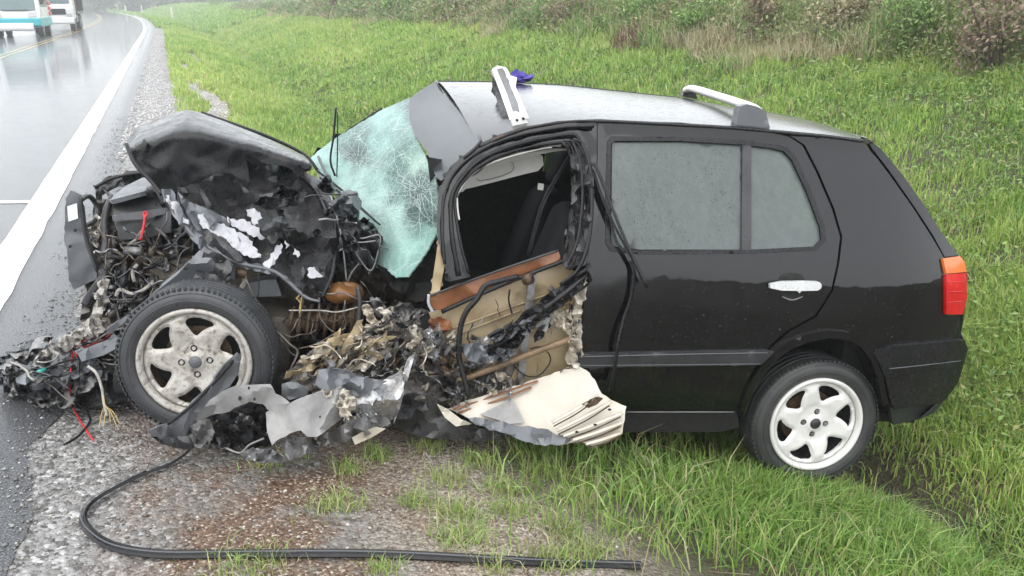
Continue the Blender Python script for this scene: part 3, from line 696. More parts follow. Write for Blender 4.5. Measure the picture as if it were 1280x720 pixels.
# 8) far misty wood: trees one can just tell apart, and the mass behind
def tree(x, y, h, r, label, seed, nl=1500):
    rg = np.random.default_rng(seed); root = empty('misty_tree', (x, y, -.6), label, 'tree', 'misty trees beyond the bend')
    V = []; Fc = []; tips = []
    v, f = tube_geo(catmull([(0, 0, 0), (.1, .1, h * .4), (0, .2, h * .85)], 5), [.22, .15, .05], 7); V += list(v); Fc += f
    for i in range(7):
        a = rg.uniform(0, 2 * PI); z = h * rg.uniform(.25, .7); e = np.array([math.cos(a) * r * .8, math.sin(a) * r * .8, z + h * .2]); v, f = tube_geo(catmull([(0, .1, z), tuple(e * [.5, .5, 1] - [0, 0, h * .06]), tuple(e)], 4), [.08, .03], 5)
        k0 = len(V); V += list(v); Fc += [tuple(j + k0 for j in q) for q in f]; tips.append(e)
    link('trunk', mesh('trunk', V, Fc), M['bark'], root)
    P = np.concatenate([rg.normal(0, 1, (nl // 22, 3)) * np.array([.28, .28, .10 * h / r]) * r * rg.uniform(.5, 1.1) + (tips[rg.integers(7)] * rg.uniform(.3, 1.1) + np.array([0, 0, rg.uniform(-.25, .2) * h])) for _ in range(22)])
    P[:, 2] = np.clip(P[:, 2], .3, h * 1.15)
    leaves('crown', P, rg.uniform(.4, .9, len(P)), pal(len(P), [(.05, .08, .04), (.08, .11, .05), (.04, .06, .035)], [2, 2, 2], rg, .3), kind=None, seed=seed, parent=root, flat=1.0, asp=.7)
for i, (px, yy, h, r) in enumerate([(112, 215, 9, 3.5), (128, 205, 7, 3), (146, 222, 11, 4), (160, 200, 6, 3), (176, 190, 8, 3.4), (196, 212, 12, 4), (214, 180, 6.5, 3), (232, 200, 9, 3.6), (250, 175, 7, 3), (268, 190, 9, 4), (292, 170, 8, 3.5), (318, 180, 9, 4)]):
    tree((px - 640) / F * yy, yy * .96, h, r, 'hazy grey green tree far beyond the bend of the road', 500 + i)
n = 26000; px = rg.uniform(-60, 420, n); yy = rg.uniform(235, 262, n); x = (px - 640) / F * yy; zt = 2.5 + 5 * fbm(x * .05, x * 0, 3); P = np.stack([x, yy, rg.random(n) * zt - .8], 1)
leaves('distant_wood', P, rg.uniform(.8, 1.8, n), pal(n, [(.06, .09, .05), (.09, .12, .06), (.05, .07, .04)], [2, 2, 2], rg, .3), seed=10, flat=1.0, asp=.7)
# 9) pebbles
def pebbles(name, s, d, r, col, seed):
    rg = np.random.default_rng(seed); n = len(s); B = XYZ(s, d); B[:, 2] = np.where(d < .45, np.maximum(B[:, 2], .001), B[:, 2])
    base = np.array([[1, 0, 0], [.3, .95, 0], [-.8, .6, 0], [-.8, -.6, 0], [.3, -.95, 0], [.1, .05, .8], [0, 0, -.6]])
    V = base[None] * (rg.uniform(.6, 1.25, (n, 7, 3))) * r[:, None, None]
    a = rg.uniform(0, 2 * PI, n); ca, sa = np.cos(a)[:, None], np.sin(a)[:, None]
    V = np.stack([V[..., 0] * ca - V[..., 1] * sa, V[..., 0] * sa + V[..., 1] * ca, V[..., 2] * .75], -1) + B[:, None, :] + np.array([0, 0, .1])[None, None] * r[:, None, None]
    f = []
    for j in range(5): f += [(j, (j + 1) % 5, 5), ((j + 1) % 5, j, 6)]
    Fc = (np.arange(n)[:, None, None] * 7 + np.array(f)[None]).reshape(-1, 3)
    return tag(link(name, bigmesh(name, V.reshape(-1, 3), Fc, 3, np.repeat(col, 7, 0)), M['pebble']), kind='stuff')
m_, t_, b_ = nodes('wet_pebbles'); a_ = t_.nodes.new('ShaderNodeAttribute'); a_.attribute_name = 'col'; t_.links.new(a_.outputs['Color'], b_.inputs['Base Color']); b_.inputs['Roughness'].default_value = .38; M['pebble'] = m_
n = 95000; s = rg.uniform(-4.5, 9, n); d = rg.uniform(.12, 3.0, n); k = inview(s, d, .5); s, d = s[k], d[k]
gg = fbm(s * 1.6, d * 1.6, 88); pr = np.interp(d, [.12, .30, .45, .75, 1.0, 1.6, 2.1, 2.8], [.05, .45, 1, 1, .5, .6, .45, 0]) * (.25 + 1.2 * np.clip((gg - .35) * 3, 0, 1)); k = rg.random(len(s)) < pr; s, d = s[k], d[k]
wl = (np.clip(1.2 - d, 0, 1) * .8 + .15)[:, None]
c = pal(len(s), [(.20, .20, .19), (.31, .31, .30), (.46, .46, .45), (.10, .10, .095)], [3, 3, 1.0, 3], rg) * wl + pal(len(s), [(.17, .11, .075), (.27, .21, .16), (.10, .06, .04), (.50, .46, .41)], [3, 2, 3.4, .8], rg) * (1 - wl)
pebbles('gravel', s, d, rg.uniform(.002, .0065, len(s)) * rg.choice([1, 1, 1, 1, 1.8], len(s)), c, 11)
n = 14000; s = nears(n, 5, 45, 1.2); d = rg.uniform(.36, 1.9, n); gap = fbm(s * .55, d * 2.6, 91) + .5 * ((np.abs(d - 1.62) < .2) & (s > 4.5) & (s < 13)); k = (d < dstart(s)) | (gap > .53); s, d = s[k], d[k]
pebbles('far_gravel', s, d, rg.uniform(.008, .022, len(s)), pal(len(s), [(.46, .445, .44), (.58, .57, .565), (.34, .325, .32)], [3, 2, 1.5], rg), 12)

# ================================================================== THE WRECKED CAR (one thing, all its panels are parts)
cb = L2W([[1.25, 0, 0]])[0]
CARROOT = empty('wrecked_car', (float(cb[0]), float(cb[1]), float(cb[2])), 'black hatchback with its front end torn open and crushed, standing half in the roadside ditch', 'car')
BASE = np.array(CARROOT.location)
def lmesh(name, Vl, Fc, m, parent=None, thick=0, smooth=True, split=35, label=None):
    V = L2W(Vl) - BASE
    return finish(name, V, Fc, m, CARROOT if parent is None else parent, thick, smooth, split, label)
def lsheet(name, poly, lat, m, sp=.06, holes=(), thick=.004, smooth=True, zlift=0, parent=None, seed=3):
    """sheet given in the car's own (x, z) plane; lat(x, z) gives its lateral place"""
    V2, Fc = tri2d(poly, holes, sp, 0, np.random.default_rng(seed))
    y = lat(V2[:, 0], V2[:, 1]); P = np.stack([V2[:, 0], y, V2[:, 1] + zlift * V2[:, 1] / 1.3], 1)
    return lmesh(name, P, Fc, m, parent, thick, smooth)
def loft(name, A, B, m, n=8, bulge=None, parent=None, thick=.003, split=35):
    """A, B: local polylines of equal length; skinned with n strips"""
    A = np.array(A); B = np.array(B); V = []; k = len(A)
    for i in range(n + 1):
        t = i / n; P = A * (1 - t) + B * t
        if bulge is not None: P = P + bulge(t, P)
        V.append(P)
    V = np.concatenate(V); i = np.arange(n)[:, None] * k + np.arange(k - 1)[None]
    Fc = np.stack([i, i + 1, i + k + 1, i + k], -1).reshape(-1, 4)
    return lmesh(name, V, Fc, m, parent, thick, True, split)
def resamp(P, n):
    P = np.array(P, float); L = np.concatenate([[0], np.cumsum(np.linalg.norm(np.diff(P, axis=0), axis=1))]); q = np.linspace(0, L[-1], n)
    return np.stack([np.interp(q, L, P[:, i]) for i in range(P.shape[1])], 1)

# ---- dark inner shell, floor, firewall, underbody
win_out = [(764, 170), (850, 171), (932, 175), (966, 180), (984, 184), (995, 196), (1013, 235), (1031, 283), (1033, 301), (1022, 313), (940, 317), (800, 318), (763, 314), (757, 303), (757, 240), (759, 176)]
win_in = [(769, 176), (850, 176), (932, 181), (964, 185), (980, 189), (990, 200), (1008, 238), (1025, 284), (1027, 299), (1018, 308), (940, 312), (800, 313), (768, 309), (763, 301), (763, 240), (764, 180)]
door = [(747, 151), (850, 153), (960, 165), (986, 171), (1003, 182), (1020, 215), (1040, 262), (1050, 296), (1046, 330), (1039, 362), (1019, 394), (985, 412), (962, 432), (938, 468), (926, 500), (921, 514), (730, 514), (724, 455), (733, 350), (741, 250), (747, 200)]
quarter = [(988, 170), (1030, 172), (1075, 176), (1084, 182), (1110, 216), (1140, 258), (1164, 295), (1180, 322), (1183, 345), (1182, 394), (1196, 396), (1200, 428), (1120, 434), (1092, 441), (1080, 428), (1062, 419), (1037, 416), (1006, 421), (984, 430), (966, 444), (960, 452), (940, 470), (940, 468), (964, 434), (987, 414), (1021, 396), (1041, 364), (1049, 330), (1053, 296), (1043, 261), (1023, 214), (1006, 181)]
quarter = [p for i, p in enumerate(quarter) if i != 22]
MP = M['paint']
sheet('rear_door', door, MP, ('S', 0), sp=9, holes=[win_out], thick=.012, smooth=True)
qp = sheet('rear_quarter_panel', quarter, MP, ('S', 0), sp=8, thick=.012, smooth=True)
# inner dark layer that closes the shut lines
sheet('inner_body_shell', [(735, 158), (985, 176), (1070, 182), (1175, 325), (1178, 425), (1092, 436), (1070, 417), (1037, 412), (1006, 416), (980, 428), (955, 448), (930, 480), (918, 520), (735, 520)], M['dark'], ('S', -.03), sp=14, holes=[win_out], thick=.01, smooth=True)
# rubber surround, fixed divider, two panes
ws = sheet('window_seal', win_out, M['trim'], ('S', .004), sp=5, holes=[win_in], thick=.012, smooth=True)
sheet('window_pane', [(765, 178), (850, 178), (928, 181), (928, 312), (800, 312), (766, 308), (764, 300)], M['fog'], ('S', -.012), sp=12, thick=.004, smooth=True)
sheet('window_pane', [(939, 182), (963, 186), (979, 190), (989, 201), (1007, 239), (1024, 284), (1026, 299), (1017, 308), (939, 312)], M['fog'], ('S', -.012), sp=10, thick=.004, smooth=True)
sheet('window_divider', [(928, 179), (939, 181), (939, 314), (927, 314)], M['dark_plastic'], ('S', .002), sp=6, thick=.012, smooth=True)
# door handle and its recess
hr = sheet('handle_recess', smoothpoly([(975, 341), (1004, 341), (1008, 356), (1003, 370), (990, 375), (978, 370), (973, 356)]), M['dark'], ('S', .001), sp=4, thick=.002)
dh = sheet('door_handle', smoothpoly([(963, 352), (1020, 351), (1027, 354), (1027, 361), (1020, 364), (963, 363)], 1), M['chrome'], ('S', .028), sp=4, thick=.018, smooth=True)
tube('handle_lip', [(978, 371, .004), (990, 375, .006), (1003, 371, .004)], .0025, M['greypaint'], 'S')
sheet('side_moulding', [(722, 443), (850, 440), (958, 438), (968, 440), (952, 456), (850, 458), (724, 460)], M['dark_plastic'], ('S', .018), sp=6, thick=.018, smooth=True)
tube('moulding_crease', [(724, 446, .021), (850, 443, .021), (960, 441, .021)], .0022, M['grey_plastic'], 'S', n=6)
tube('moulding_crease', [(724, 457, .019), (850, 456, .019), (950, 455, .019)], .0018, M['grey_plastic'], 'S', n=6)
sheet('sill_panel', [(724, 517), (921, 517), (924, 534), (900, 540), (724, 540)], M['dark'], ('S', .0), sp=8, thick=.02, smooth=True)
tube('sill_edge_trim', [(783, 515, .008), (850, 515, .008), (918, 515, .008)], .002, M['greypaint'], 'S', n=6)
# flared arch lip
arch = [(924, 514), (934, 486), (948, 462), (966, 442), (984, 428), (1008, 418), (1037, 413), (1063, 416), (1082, 426), (1096, 442), (1106, 470), (1113, 505)]
arch_i = [(930, 518), (941, 488), (955, 466), (971, 448), (988, 436), (1010, 427), (1037, 422), (1060, 425), (1076, 434), (1088, 449), (1098, 474), (1104, 508)]
sheet('wheel_arch_lip', arch + arch_i[::-1], MP, ('S', .016), sp=5, thick=.03, smooth=True)
# wheel well liner behind the lip
Aw = Q(arch_i, .78); Bw = Aw.copy(); Bw[:, 1] = .45
loft('wheel_well_liner', Aw, Bw, M['dark'], 4, thick=.004)
# rear bumper wrapping round the corner
bump_poly = [(1092, 442), (1118, 433), (1165, 429), (1206, 425), (1210, 437), (1204, 458), (1198, 478), (1182, 500), (1172, 505), (1118, 512), (1113, 500), (1108, 474), (1100, 455)]
sheet('rear_bumper', bump_poly, M['trim'], ('S', .026), sp=7, thick=.03, smooth=True, label='black plastic rear bumper wrapping the corner')
sheet('bumper_lower_valance', [(1112, 508), (1172, 504), (1180, 502), (1168, 516), (1150, 524), (1116, 531)], M['dark_plastic'], ('S', .0), sp=7, thick=.02, smooth=True)
tube('bumper_groove', [(1112, 461, .029), (1150, 457, .030), (1201, 451, .029)], .0022, M['grey_plastic'], 'S', n=6)
tube('bumper_groove', [(1120, 510, .022), (1150, 506, .022), (1176, 500, .02)], .002, M['grey_plastic'], 'S', n=6)
# tail lamp
tl = sheet('tail_lamp', [(1183, 343), (1208, 341), (1209, 372), (1204, 393), (1183, 393)], M['red_lens'], ('S', .014), sp=5, thick=.03, smooth=True, label='red tail lamp with an orange indicator on top')
ind = sheet('indicator_lens', [(1179, 323), (1200, 320), (1206, 328), (1208, 340), (1183, 342)], M['orange_lens'], ('S', .013), sp=5, thick=.03, smooth=True, parent=tl)
for v in (353, 365, 378): tube('lens_rib', [(1184, v, .015), (1196, v - .5, .016), (1207, v - 1, .015)], .0014, M['red_lens'], 'S', parent=tl, n=6, k=2)
# hatch: pillar strip, then the rear face across to the other side
hin = [(1076, 175), (1087, 181), (1113, 215), (1143, 258), (1167, 295), (1181, 321)]
hout = [(1086, 174), (1102, 187), (1128, 218), (1155, 256), (1178, 292), (1198, 319)]
sheet('tailgate_edge', hin + hout[::-1], MP, ('S', .004), sp=7, thick=.02, smooth=True)
near = S(hout + [(1209, 342), (1208, 373), (1205, 393), (1200, 425)]); near = resamp(near, 26)
def mir(P, lift=.07):
    P = np.array(P, float).copy(); P[:, 1] *= -1; P[:, 2] += lift * P[:, 2] / 1.3; return P
far = mir(near)
loft('tailgate', near, far, MP, 12, lambda t, P: np.stack([-.10 * (4 * t * (1 - t)) ** .6 * np.ones(len(P)), 0 * P[:, 0], 0 * P[:, 0]], 1))
gl = near[6:16] + np.array([-.004, 0, 0]); gA = gl * [1, .82, 1]; gB = mir(gA)
loft('rear_window_pane', gA, gB, M['pane_dark'], 12, lambda t, P: np.stack([-.10 * (.15 + .85 * (4 * t * (1 - t)) ** .6) * np.ones(len(P)) - .012, 0 * P[:, 0], 0 * P[:, 0]], 1))
bn_ = S([(1206, 425), (1210, 437), (1204, 458), (1198, 478), (1182, 500), (1172, 505), (1150, 524)], .026); bn_ = resamp(bn_, 12)
loft('bumper_rear_face', bn_, mir(bn_), M['trim'], 12, lambda t, P: np.stack([-.12 * (4 * t * (1 - t)) ** .5 * np.ones(len(P)), 0 * P[:, 0], 0 * P[:, 0]], 1))

# ---- roof
gut = [(1076, 175), (1030, 169), (985, 165), (920, 159), (850, 155), (745, 150), (700, 152), (655, 160), (625, 171), (598, 183)]
farp = [(1069, 174), (1045, 162), (1004, 150), (960, 142), (900, 133), (854, 124), (780, 116), (700, 107.5), (620, 103.5), (548, 103)]
gn = S(gut, -.004); gn = resamp(gn, 30); fr = resamp(Q(farp, ctrl(np.array(farp, float), [(1069, 174, -.30), (960, 142, -.44), (800, 118, -.48), (545, 103, -.50)])), 30)
dent = lambda t, P: np.stack([0 * P[:, 0], 0 * P[:, 0], .020 * math.sin(PI * t) ** .7 * np.ones(len(P)) + .006 * np.sin(P[:, 0] * 5) * math.sin(PI * t)], 1)
loft('roof', gn, fr, M['roof'], 14, dent, thick=.004, split=60)
frd = fr.copy(); frd[:, 1] -= .14; frd[:, 2] -= .05
loft('roof', fr, frd, MP, 3, thick=.003)
tube('roof_gutter_trim', [(u, v + 1.5, .004) for u, v in gut], .006, M['trim'], 'S')
tube('roof_edge_trim', np.vstack([L2W(fr + [0, -.01, .004])]), .005, M['trim'], world=True, k=1)
# far side of the body, so that the car closes behind (opening of the far front window stays empty)
farl = lambda x, z: -prof(x, z) - .0
loc = S(door); loc = loc[:, [0, 2]]; lq = S(quarter)[:, [0, 2]]; lw = S(win_out)[:, [0, 2]]
lsheet('far_rear_door', [tuple(p) for p in loc], farl, MP, .07, [[tuple(p) for p in lw]], zlift=.07)
lsheet('far_quarter_panel', [tuple(p) for p in lq], farl, MP, .07, zlift=.07)
lsheet('far_window_pane', [tuple(p) for p in lw], lambda x, z: farl(x, z) + .01, M['fog'], .08, zlift=.07)
fd = [(1.12, .18), (2.05, .2), (2.15, .5), (2.1, .95), (1.75, .98), (1.3, 1.33), (1.09, 1.35)]
fh = Q([(688, 186), (716, 184), (716, 213), (689, 213)], -.66)[:, [0, 2]]; fh[:, 1] /= (1 + .07 / 1.3)
lsheet('far_front_door', fd, farl, MP, .07, [[tuple(p) for p in fh]] if inpoly(fh, fd).all() else [], zlift=.07)
print('far hole', fh.round(2).tolist())
loft('far_sill', [(2.1, -.76, .16), (-.6, -.76, .16)], [(2.1, -.76, .30), (-.6, -.76, .30)], M['dark'], 2)

# ---- cabin
box('floor_pan', (-.55, -.72, .20), (2.15, .70, .26), M['dark'], CARROOT, .01, True)
box('firewall', (2.0, -.70, .26), (2.08, .25, .80), M['dark'], CARROOT, .01, True)
box('dashboard', (1.72, -.70, .60), (2.02, .25, .82), M['dark'], CARROOT, .06, True)
box('rear_bulkhead', (-.35, -.68, .26), (-.15, .68, .62), M['dark'], CARROOT, .03, True)
box('parcel_shelf', (-.45, -.62, .86), (-.02, .62, .88), M['dark'], CARROOT, .004, True)
sheet('inner_sill', [(560, 470), (735, 400), (760, 470), (760, 515), (560, 515)], M['dark'], ('Q', .6), sp=20)
def seat(x, y, w=.48):
    box('seat_cushion', (x, y - w / 2, .34), (x + .52, y + w / 2, .52), M['seat'], CARROOT, .05, True, 3)
    def lean(V): V = V.copy(); V[:, 0] -= (V[:, 2] - .45) * .32; return V
    b = box('seat_backrest', (x - .05, y - w / 2 + .01, .45), (x + .10, y + w / 2 - .01, 1.02), M['seat'], CARROOT, .06, True, 3, lean)
    box('headrest', (x - .03, y - .13, 1.05), (x + .06, y + .13, 1.22), M['seat'], b, .035, True, 3, lean)
seat(1.18, .36); seat(1.18, -.36)
box('rear_seat', (.15, -.62, .34), (.62, .62, .52), M['seat'], CARROOT, .05, True, 3)
box('rear_seat_backrest', (.02, -.62, .48), (.16, .62, 1.0), M['seat'], CARROOT, .05, True, 3, lambda V: V - np.stack([(V[:, 2] - .48) * .3, 0 * V[:, 0], 0 * V[:, 0]], 1))
sheet('far_door_lining', [(560, 225), (640, 218), (688, 214), (716, 214), (722, 345), (560, 345)], M['dark'], ('Q', -.56), sp=20, thick=.01)
ps = np.array([[1.62 + .15 * math.cos(a) * .4, -.36 + .18 * math.sin(a), .92 + .17 * math.cos(a)] for a in np.linspace(0, 2 * PI, 25)])
tube('steering_wheel', L2W(ps), .014, M['dark_plastic'], world=True, k=1)
sheet('sun_visor', smoothpoly([(577, 236), (586, 222), (604, 210), (640, 198), (678, 189), (680, 212), (650, 219), (620, 227), (580, 237)], 1), M['visor'], ('Q', .50), sp=8, thick=.018, smooth=True, seed=2)
tube('visor_mirror_edge', [(596, 215, .515), (636, 201, .515), (639, 215, .515), (600, 226, .515), (596, 215, .515)], .002, M['greypaint'], k=3)
sheet('roof_lining', [(572, 240), (600, 210), (650, 192), (735, 180), (735, 184), (690, 190), (650, 198), (605, 214), (578, 240)], M['visor'], ('Q', .56), sp=8, thick=.01, smooth=True)
tube('seat_belt', [(712, 196, .45), (690, 232, .48), (676, 262, .5), (660, 320, .46)], .014, M['dark_plastic'], flat=.15)
sheet('belt_buckle', [(673, 229), (680, 230), (679, 238), (672, 237)], M['visor'], ('Q', .5), sp=3, thick=.01)

# ---- front door frame, pillars and seals round the opening
opening = [(570, 246), (585, 222), (610, 203), (650, 189), (690, 181), (712, 182), (714, 215), (712, 260), (704, 312), (640, 328), (590, 340), (580, 318), (572, 290)]
frame = [(546, 290), (548, 240), (563, 208), (596, 181), (625, 168), (655, 158), (700, 152), (746, 150), (746, 200), (742, 252), (735, 300), (731, 345), (712, 336), (705, 314), (713, 260), (715, 215), (712, 184), (690, 183), (650, 191), (610, 205), (585, 224), (570, 248), (572, 290), (579, 322), (588, 346), (562, 352), (552, 320)]
sheet('front_door_frame', frame, MP, ('S', .004), sp=6, thick=.02, crump=.006, wl=60, seed=4)
for off, pts, r in ((.016, [(574, 345), (566, 300), (564, 250), (578, 222), (604, 198), (650, 180), (700, 170), (722, 172), (728, 200), (728, 250), (722, 310), (712, 336)], .012),
                    (.012, [(586, 342), (575, 300), (569, 248), (586, 220), (612, 201), (650, 187), (695, 179), (714, 183), (718, 215), (716, 260), (706, 316)], .008),
                    (.02, [(556, 330), (553, 290), (555, 248), (568, 216), (598, 190), (640, 172), (700, 160), (742, 158)], .009)):
    tube('door_seal', [(a, b, off) for a, b in pts], r, M['trim'], 'S', flat=.7)
tube('pale_headliner_edge', [(571, 245, .0), (584, 224, 0), (604, 208, 0), (640, 195, 0), (676, 186, 0), (690, 184, 0)], .004, M['visor'], 'S', n=6)
tube('pale_headliner_edge', [(571, 247, .006), (572, 262, .006), (574, 275, .006)], .004, M['visor'], 'S', n=6)
tube('rusty_gutter_edge', [(594, 186, -.0), (622, 173, .002), (655, 162, .002), (690, 155, .002), (720, 153, .002)], .006, M['rust'], 'S', n=6)
# b-pillar post between the doors and the twisted black window channel in front of it
sheet('centre_pillar', [(728, 156), (745, 154), (745, 340), (733, 350), (724, 340), (728, 240)], MP, ('S', -.008), sp=8, thick=.03, smooth=True)
sheet('twisted_window_channel', [(702, 177), (716, 173), (733, 180), (741, 215), (741, 262), (737, 300), (731, 325), (713, 338), (704, 331), (709, 300), (714, 262), (715, 215), (712, 190)], M['torn_black'], ('S', .03), crump=.05, wl=22, sp=6, thick=.006, seed=8)
for q, r in (([(716, 176), (726, 205), (728, 250), (722, 300), (708, 334)], .007), ([(728, 178), (738, 210), (740, 258), (735, 305), (722, 338), (700, 356)], .009), ([(704, 176), (720, 178), (732, 195)], .006)):
    tube('torn_rubber_seal', [(a, b, .05) for a, b in q], r, M['trim'], 'S', flat=.6)
# hanging weatherstrips over the rear door
tube('hanging_weatherstrip', [(739, 262, .03), (736, 225, .035), (737, 209, .04), (743, 206, .05), (751, 222, .05), (766, 262, .055), (786, 310, .06), (809, 359, .07)], .011, M['trim'], 'S', flat=.55)
tube('hanging_weatherstrip', [(741, 212, .036), (754, 250, .04), (772, 290, .04), (794, 330, .045), (803, 350, .05)], .006, M['trim'], 'S', flat=.6)
tube('hanging_weatherstrip', [(788, 326, .03), (793, 342, .035), (789, 372, .03), (780, 400, .035), (773, 430, .05), (768, 462, .05), (763, 488, .05)], .010, M['trim'], 'S', flat=.5)
tube('torn_rubber_lip', [(762, 268, .02), (770, 300, .02), (782, 316, .03)], .007, M['trim'], 'S', flat=.5)

# ---- windscreen: shattered laminated sheet folded over, its grey band bent up over the roof edge
WL = [(390, 198, -.62), (545, 103, -.55), (500, 150, -.2), (600, 178, .60), (548, 245, .66), (470, 300, .35), (505, 345, .62), (410, 225, -.35), (470, 200, -.05), (430, 215, -.3), (545, 300, .70)]
wsp = [(385, 200), (400, 187), (420, 172), (446, 156), (480, 136), (512, 122), (522, 140), (520, 168), (532, 196), (545, 222), (547, 250), (546, 290), (535, 312), (522, 330), (510, 346), (495, 347), (484, 338), (470, 334), (470, 306), (460, 288), (440, 262), (418, 240), (398, 218)]
wsc = sheet('shattered_windscreen', wsp, M['shatter'], ('Q', WL), crump=.022, wl=120, sp=4, thick=.006, smooth=True, seed=21, jag=.5, split=40, label='pale green windscreen crazed white all over and sagging inward')
# how finely each area of the laminated glass is crushed (white) or only cracked (deep green)
CR = np.array([(400, 200, .36, .50, .48), (445, 197, .05, .13, .12), (437, 190, .08, .18, .17), (425, 215, .30, .44, .42), (480, 150, .24, .35, .34), (515, 130, .20, .27, .29), (470, 178, .22, .36, .34), (500, 190, .11, .25, .22), (526, 205, .26, .36, .31),
               (497, 215, .09, .24, .20), (518, 245, .025, .14, .105), (534, 275, .03, .15, .12), (528, 225, .06, .20, .16), (490, 240, .14, .29, .26), (510, 268, .04, .17, .14), (440, 232, .42, .55, .54), (460, 222, .34, .48, .46), (462, 258, .46, .58, .57), (478, 240, .36, .50, .48), (492, 270, .42, .55, .53),
               (490, 295, .36, .50, .47), (500, 325, .28, .44, .41), (534, 300, .26, .42, .38), (515, 310, .34, .50, .46), (410, 185, .30, .42, .41), (455, 170, .22, .34, .32)])
me = wsc.data; Vw = np.array([tuple(v.co) for v in me.vertices]) + BASE
b_ = (Vw - CAM); cx_ = b_[:, 0]; fw_ = b_[:, 1] * math.cos(PITCH) - b_[:, 2] * math.sin(PITCH); up_ = b_[:, 1] * math.sin(PITCH) + b_[:, 2] * math.cos(PITCH)
uv_ = np.stack([640 + F * cx_ / fw_, 360 - F * up_ / fw_], 1)
uv_ = uv_ + np.stack([fbm(uv_[:, 0] / 14, uv_[:, 1] / 14, 5) - .5, fbm(uv_[:, 0] / 14, uv_[:, 1] / 14, 6) - .5], 1) * 26
CR[:, 2:] = np.where(CR[:, 3:4] > .34, np.clip(CR[:, 2:] * 1.25, 0, .8), np.where(CR[:, 3:4] > .22, CR[:, 2:] * .6, CR[:, 2:] * .32))
CR[:, 2:] *= np.array([.70, .84, .79])
w_ = 1 / (((uv_[:, None] - CR[None, :, :2]) ** 2).sum(2) + 20) ** 1.7; cc = (w_[..., None] * CR[None, :, 2:]).sum(1) / w_.sum(1)[:, None]
uv0_ = np.stack([640 + F * cx_ / fw_, 360 - F * up_ / fw_], 1)
at_ = me.color_attributes.new('col', 'FLOAT_COLOR', 'POINT'); at_.data.foreach_set('color', np.concatenate([cc, np.ones((len(cc), 1))], 1).astype(np.float32).ravel())
def on_glass(p):
    d2 = ((uv0_ - p) ** 2).sum(1); j = np.argsort(d2)[:4]; w = 1 / (d2[j] + 1); q = (Vw[j] * w[:, None]).sum(0) / w.sum()
    return q + (CAM - q) / np.linalg.norm(CAM - q) * .0045
for cu, cv, rad, nr in ((524, 238, 62, 17), (447, 198, 44, 13), (488, 268, 60, 15)):
    rg = np.random.default_rng(cu); V = []; Fc = []; wa = [tuple(q) for q in wsp]
    def add(line, r):
        line = [p for p in line if inpoly(np.array([p]), wa)[0]]
        if len(line) < 3: return
        v, f = tube_geo(np.array([on_glass(p) for p in line]) - BASE, r, 4); k0 = len(V); V.extend(v); Fc.extend([tuple(j + k0 for j in q) for q in f])
    for i in range(nr):
        a = 2 * PI * (i + rg.uniform(-.3, .3)) / nr; p = np.array([cu, cv], float) + 4 * np.array([math.cos(a), math.sin(a)]); line = []
        for _ in range(int(rad * rg.uniform(.6, 1.3) / 4)): line.append(p.copy()); a += rg.uniform(-.22, .22); p = p + 4 * np.array([math.cos(a), math.sin(a)])
        add(line, [.0009, .0004])
    for rr in (7, 12, 18, 26, 36):
        a = rg.uniform(0, 6); 
        for _ in range(4):
            L = rg.uniform(.5, 1.6); add([np.array([cu + rr * math.cos(a + t) * rg.uniform(.95, 1.05), cv + rr * math.sin(a + t) * rg.uniform(.95, 1.05)]) for t in np.linspace(0, L, 9)], .0005); a += L + rg.uniform(0, .6)
    link('crack_web', mesh('crack_web', V, Fc), M['crack'], wsc)
sheet('windscreen_top_band', [(512, 123), (530, 110), (544, 102), (549, 112), (566, 130), (588, 154), (599, 176), (583, 196), (566, 210), (552, 226), (545, 222), (534, 190), (518, 168), (512, 148)], M['band'], ('Q', [(a, b, c + .06) for a, b, c in WL]), crump=.014, wl=90, sp=7, thick=.006, seed=22, smooth=True, label='grey band of the windscreen peeled up over the roof edge')
sheet('roof_front_edge', [(543, 100), (562, 103), (592, 138), (608, 174), (600, 186), (586, 186), (566, 150), (550, 122)], M['roof'], ('Q', [(a, b, c - .02) for a, b, c in WL]), sp=7, thick=.01, smooth=True)
sheet('inner_pillar_shadow', [(534, 196), (556, 200), (562, 250), (556, 300), (545, 306), (540, 250)], M['dark'], ('Q', .55), sp=8)  # dark sheet added to close the slit, extends the shade behind the windscreen
tube('band_edge', [(546, 104, -.48), (556, 122, -.3), (574, 142, .1), (590, 160, .4), (600, 177, .66), (580, 198, .70)], .006, M['trim'])
sheet('far_pillar', [(384, 200), (440, 158), (478, 134), (478, 138), (440, 163), (388, 206)], MP, ('Q', -.66), sp=8, thick=.03)
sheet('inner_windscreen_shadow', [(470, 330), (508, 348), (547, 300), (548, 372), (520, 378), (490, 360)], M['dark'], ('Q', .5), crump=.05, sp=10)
# wipers
wp = tube('wiper_arm', [(396, 213, .1), (430, 240, .2), (470, 277, .35)], .005, M['trim'])
tube('wiper_blade', [(400, 222, .15), (440, 252, .28), (475, 281, .42)], .004, M['trim'])
tube('wiper_arm', [(419, 220, 0.), (413, 200, 0), (417, 170, 0.), (420, 134, .02)], .005, M['trim'])
tube('wiper_blade', [(421, 221, .0), (422, 180, .02), (422, 140, .03)], .007, M['trim'], flat=.4)

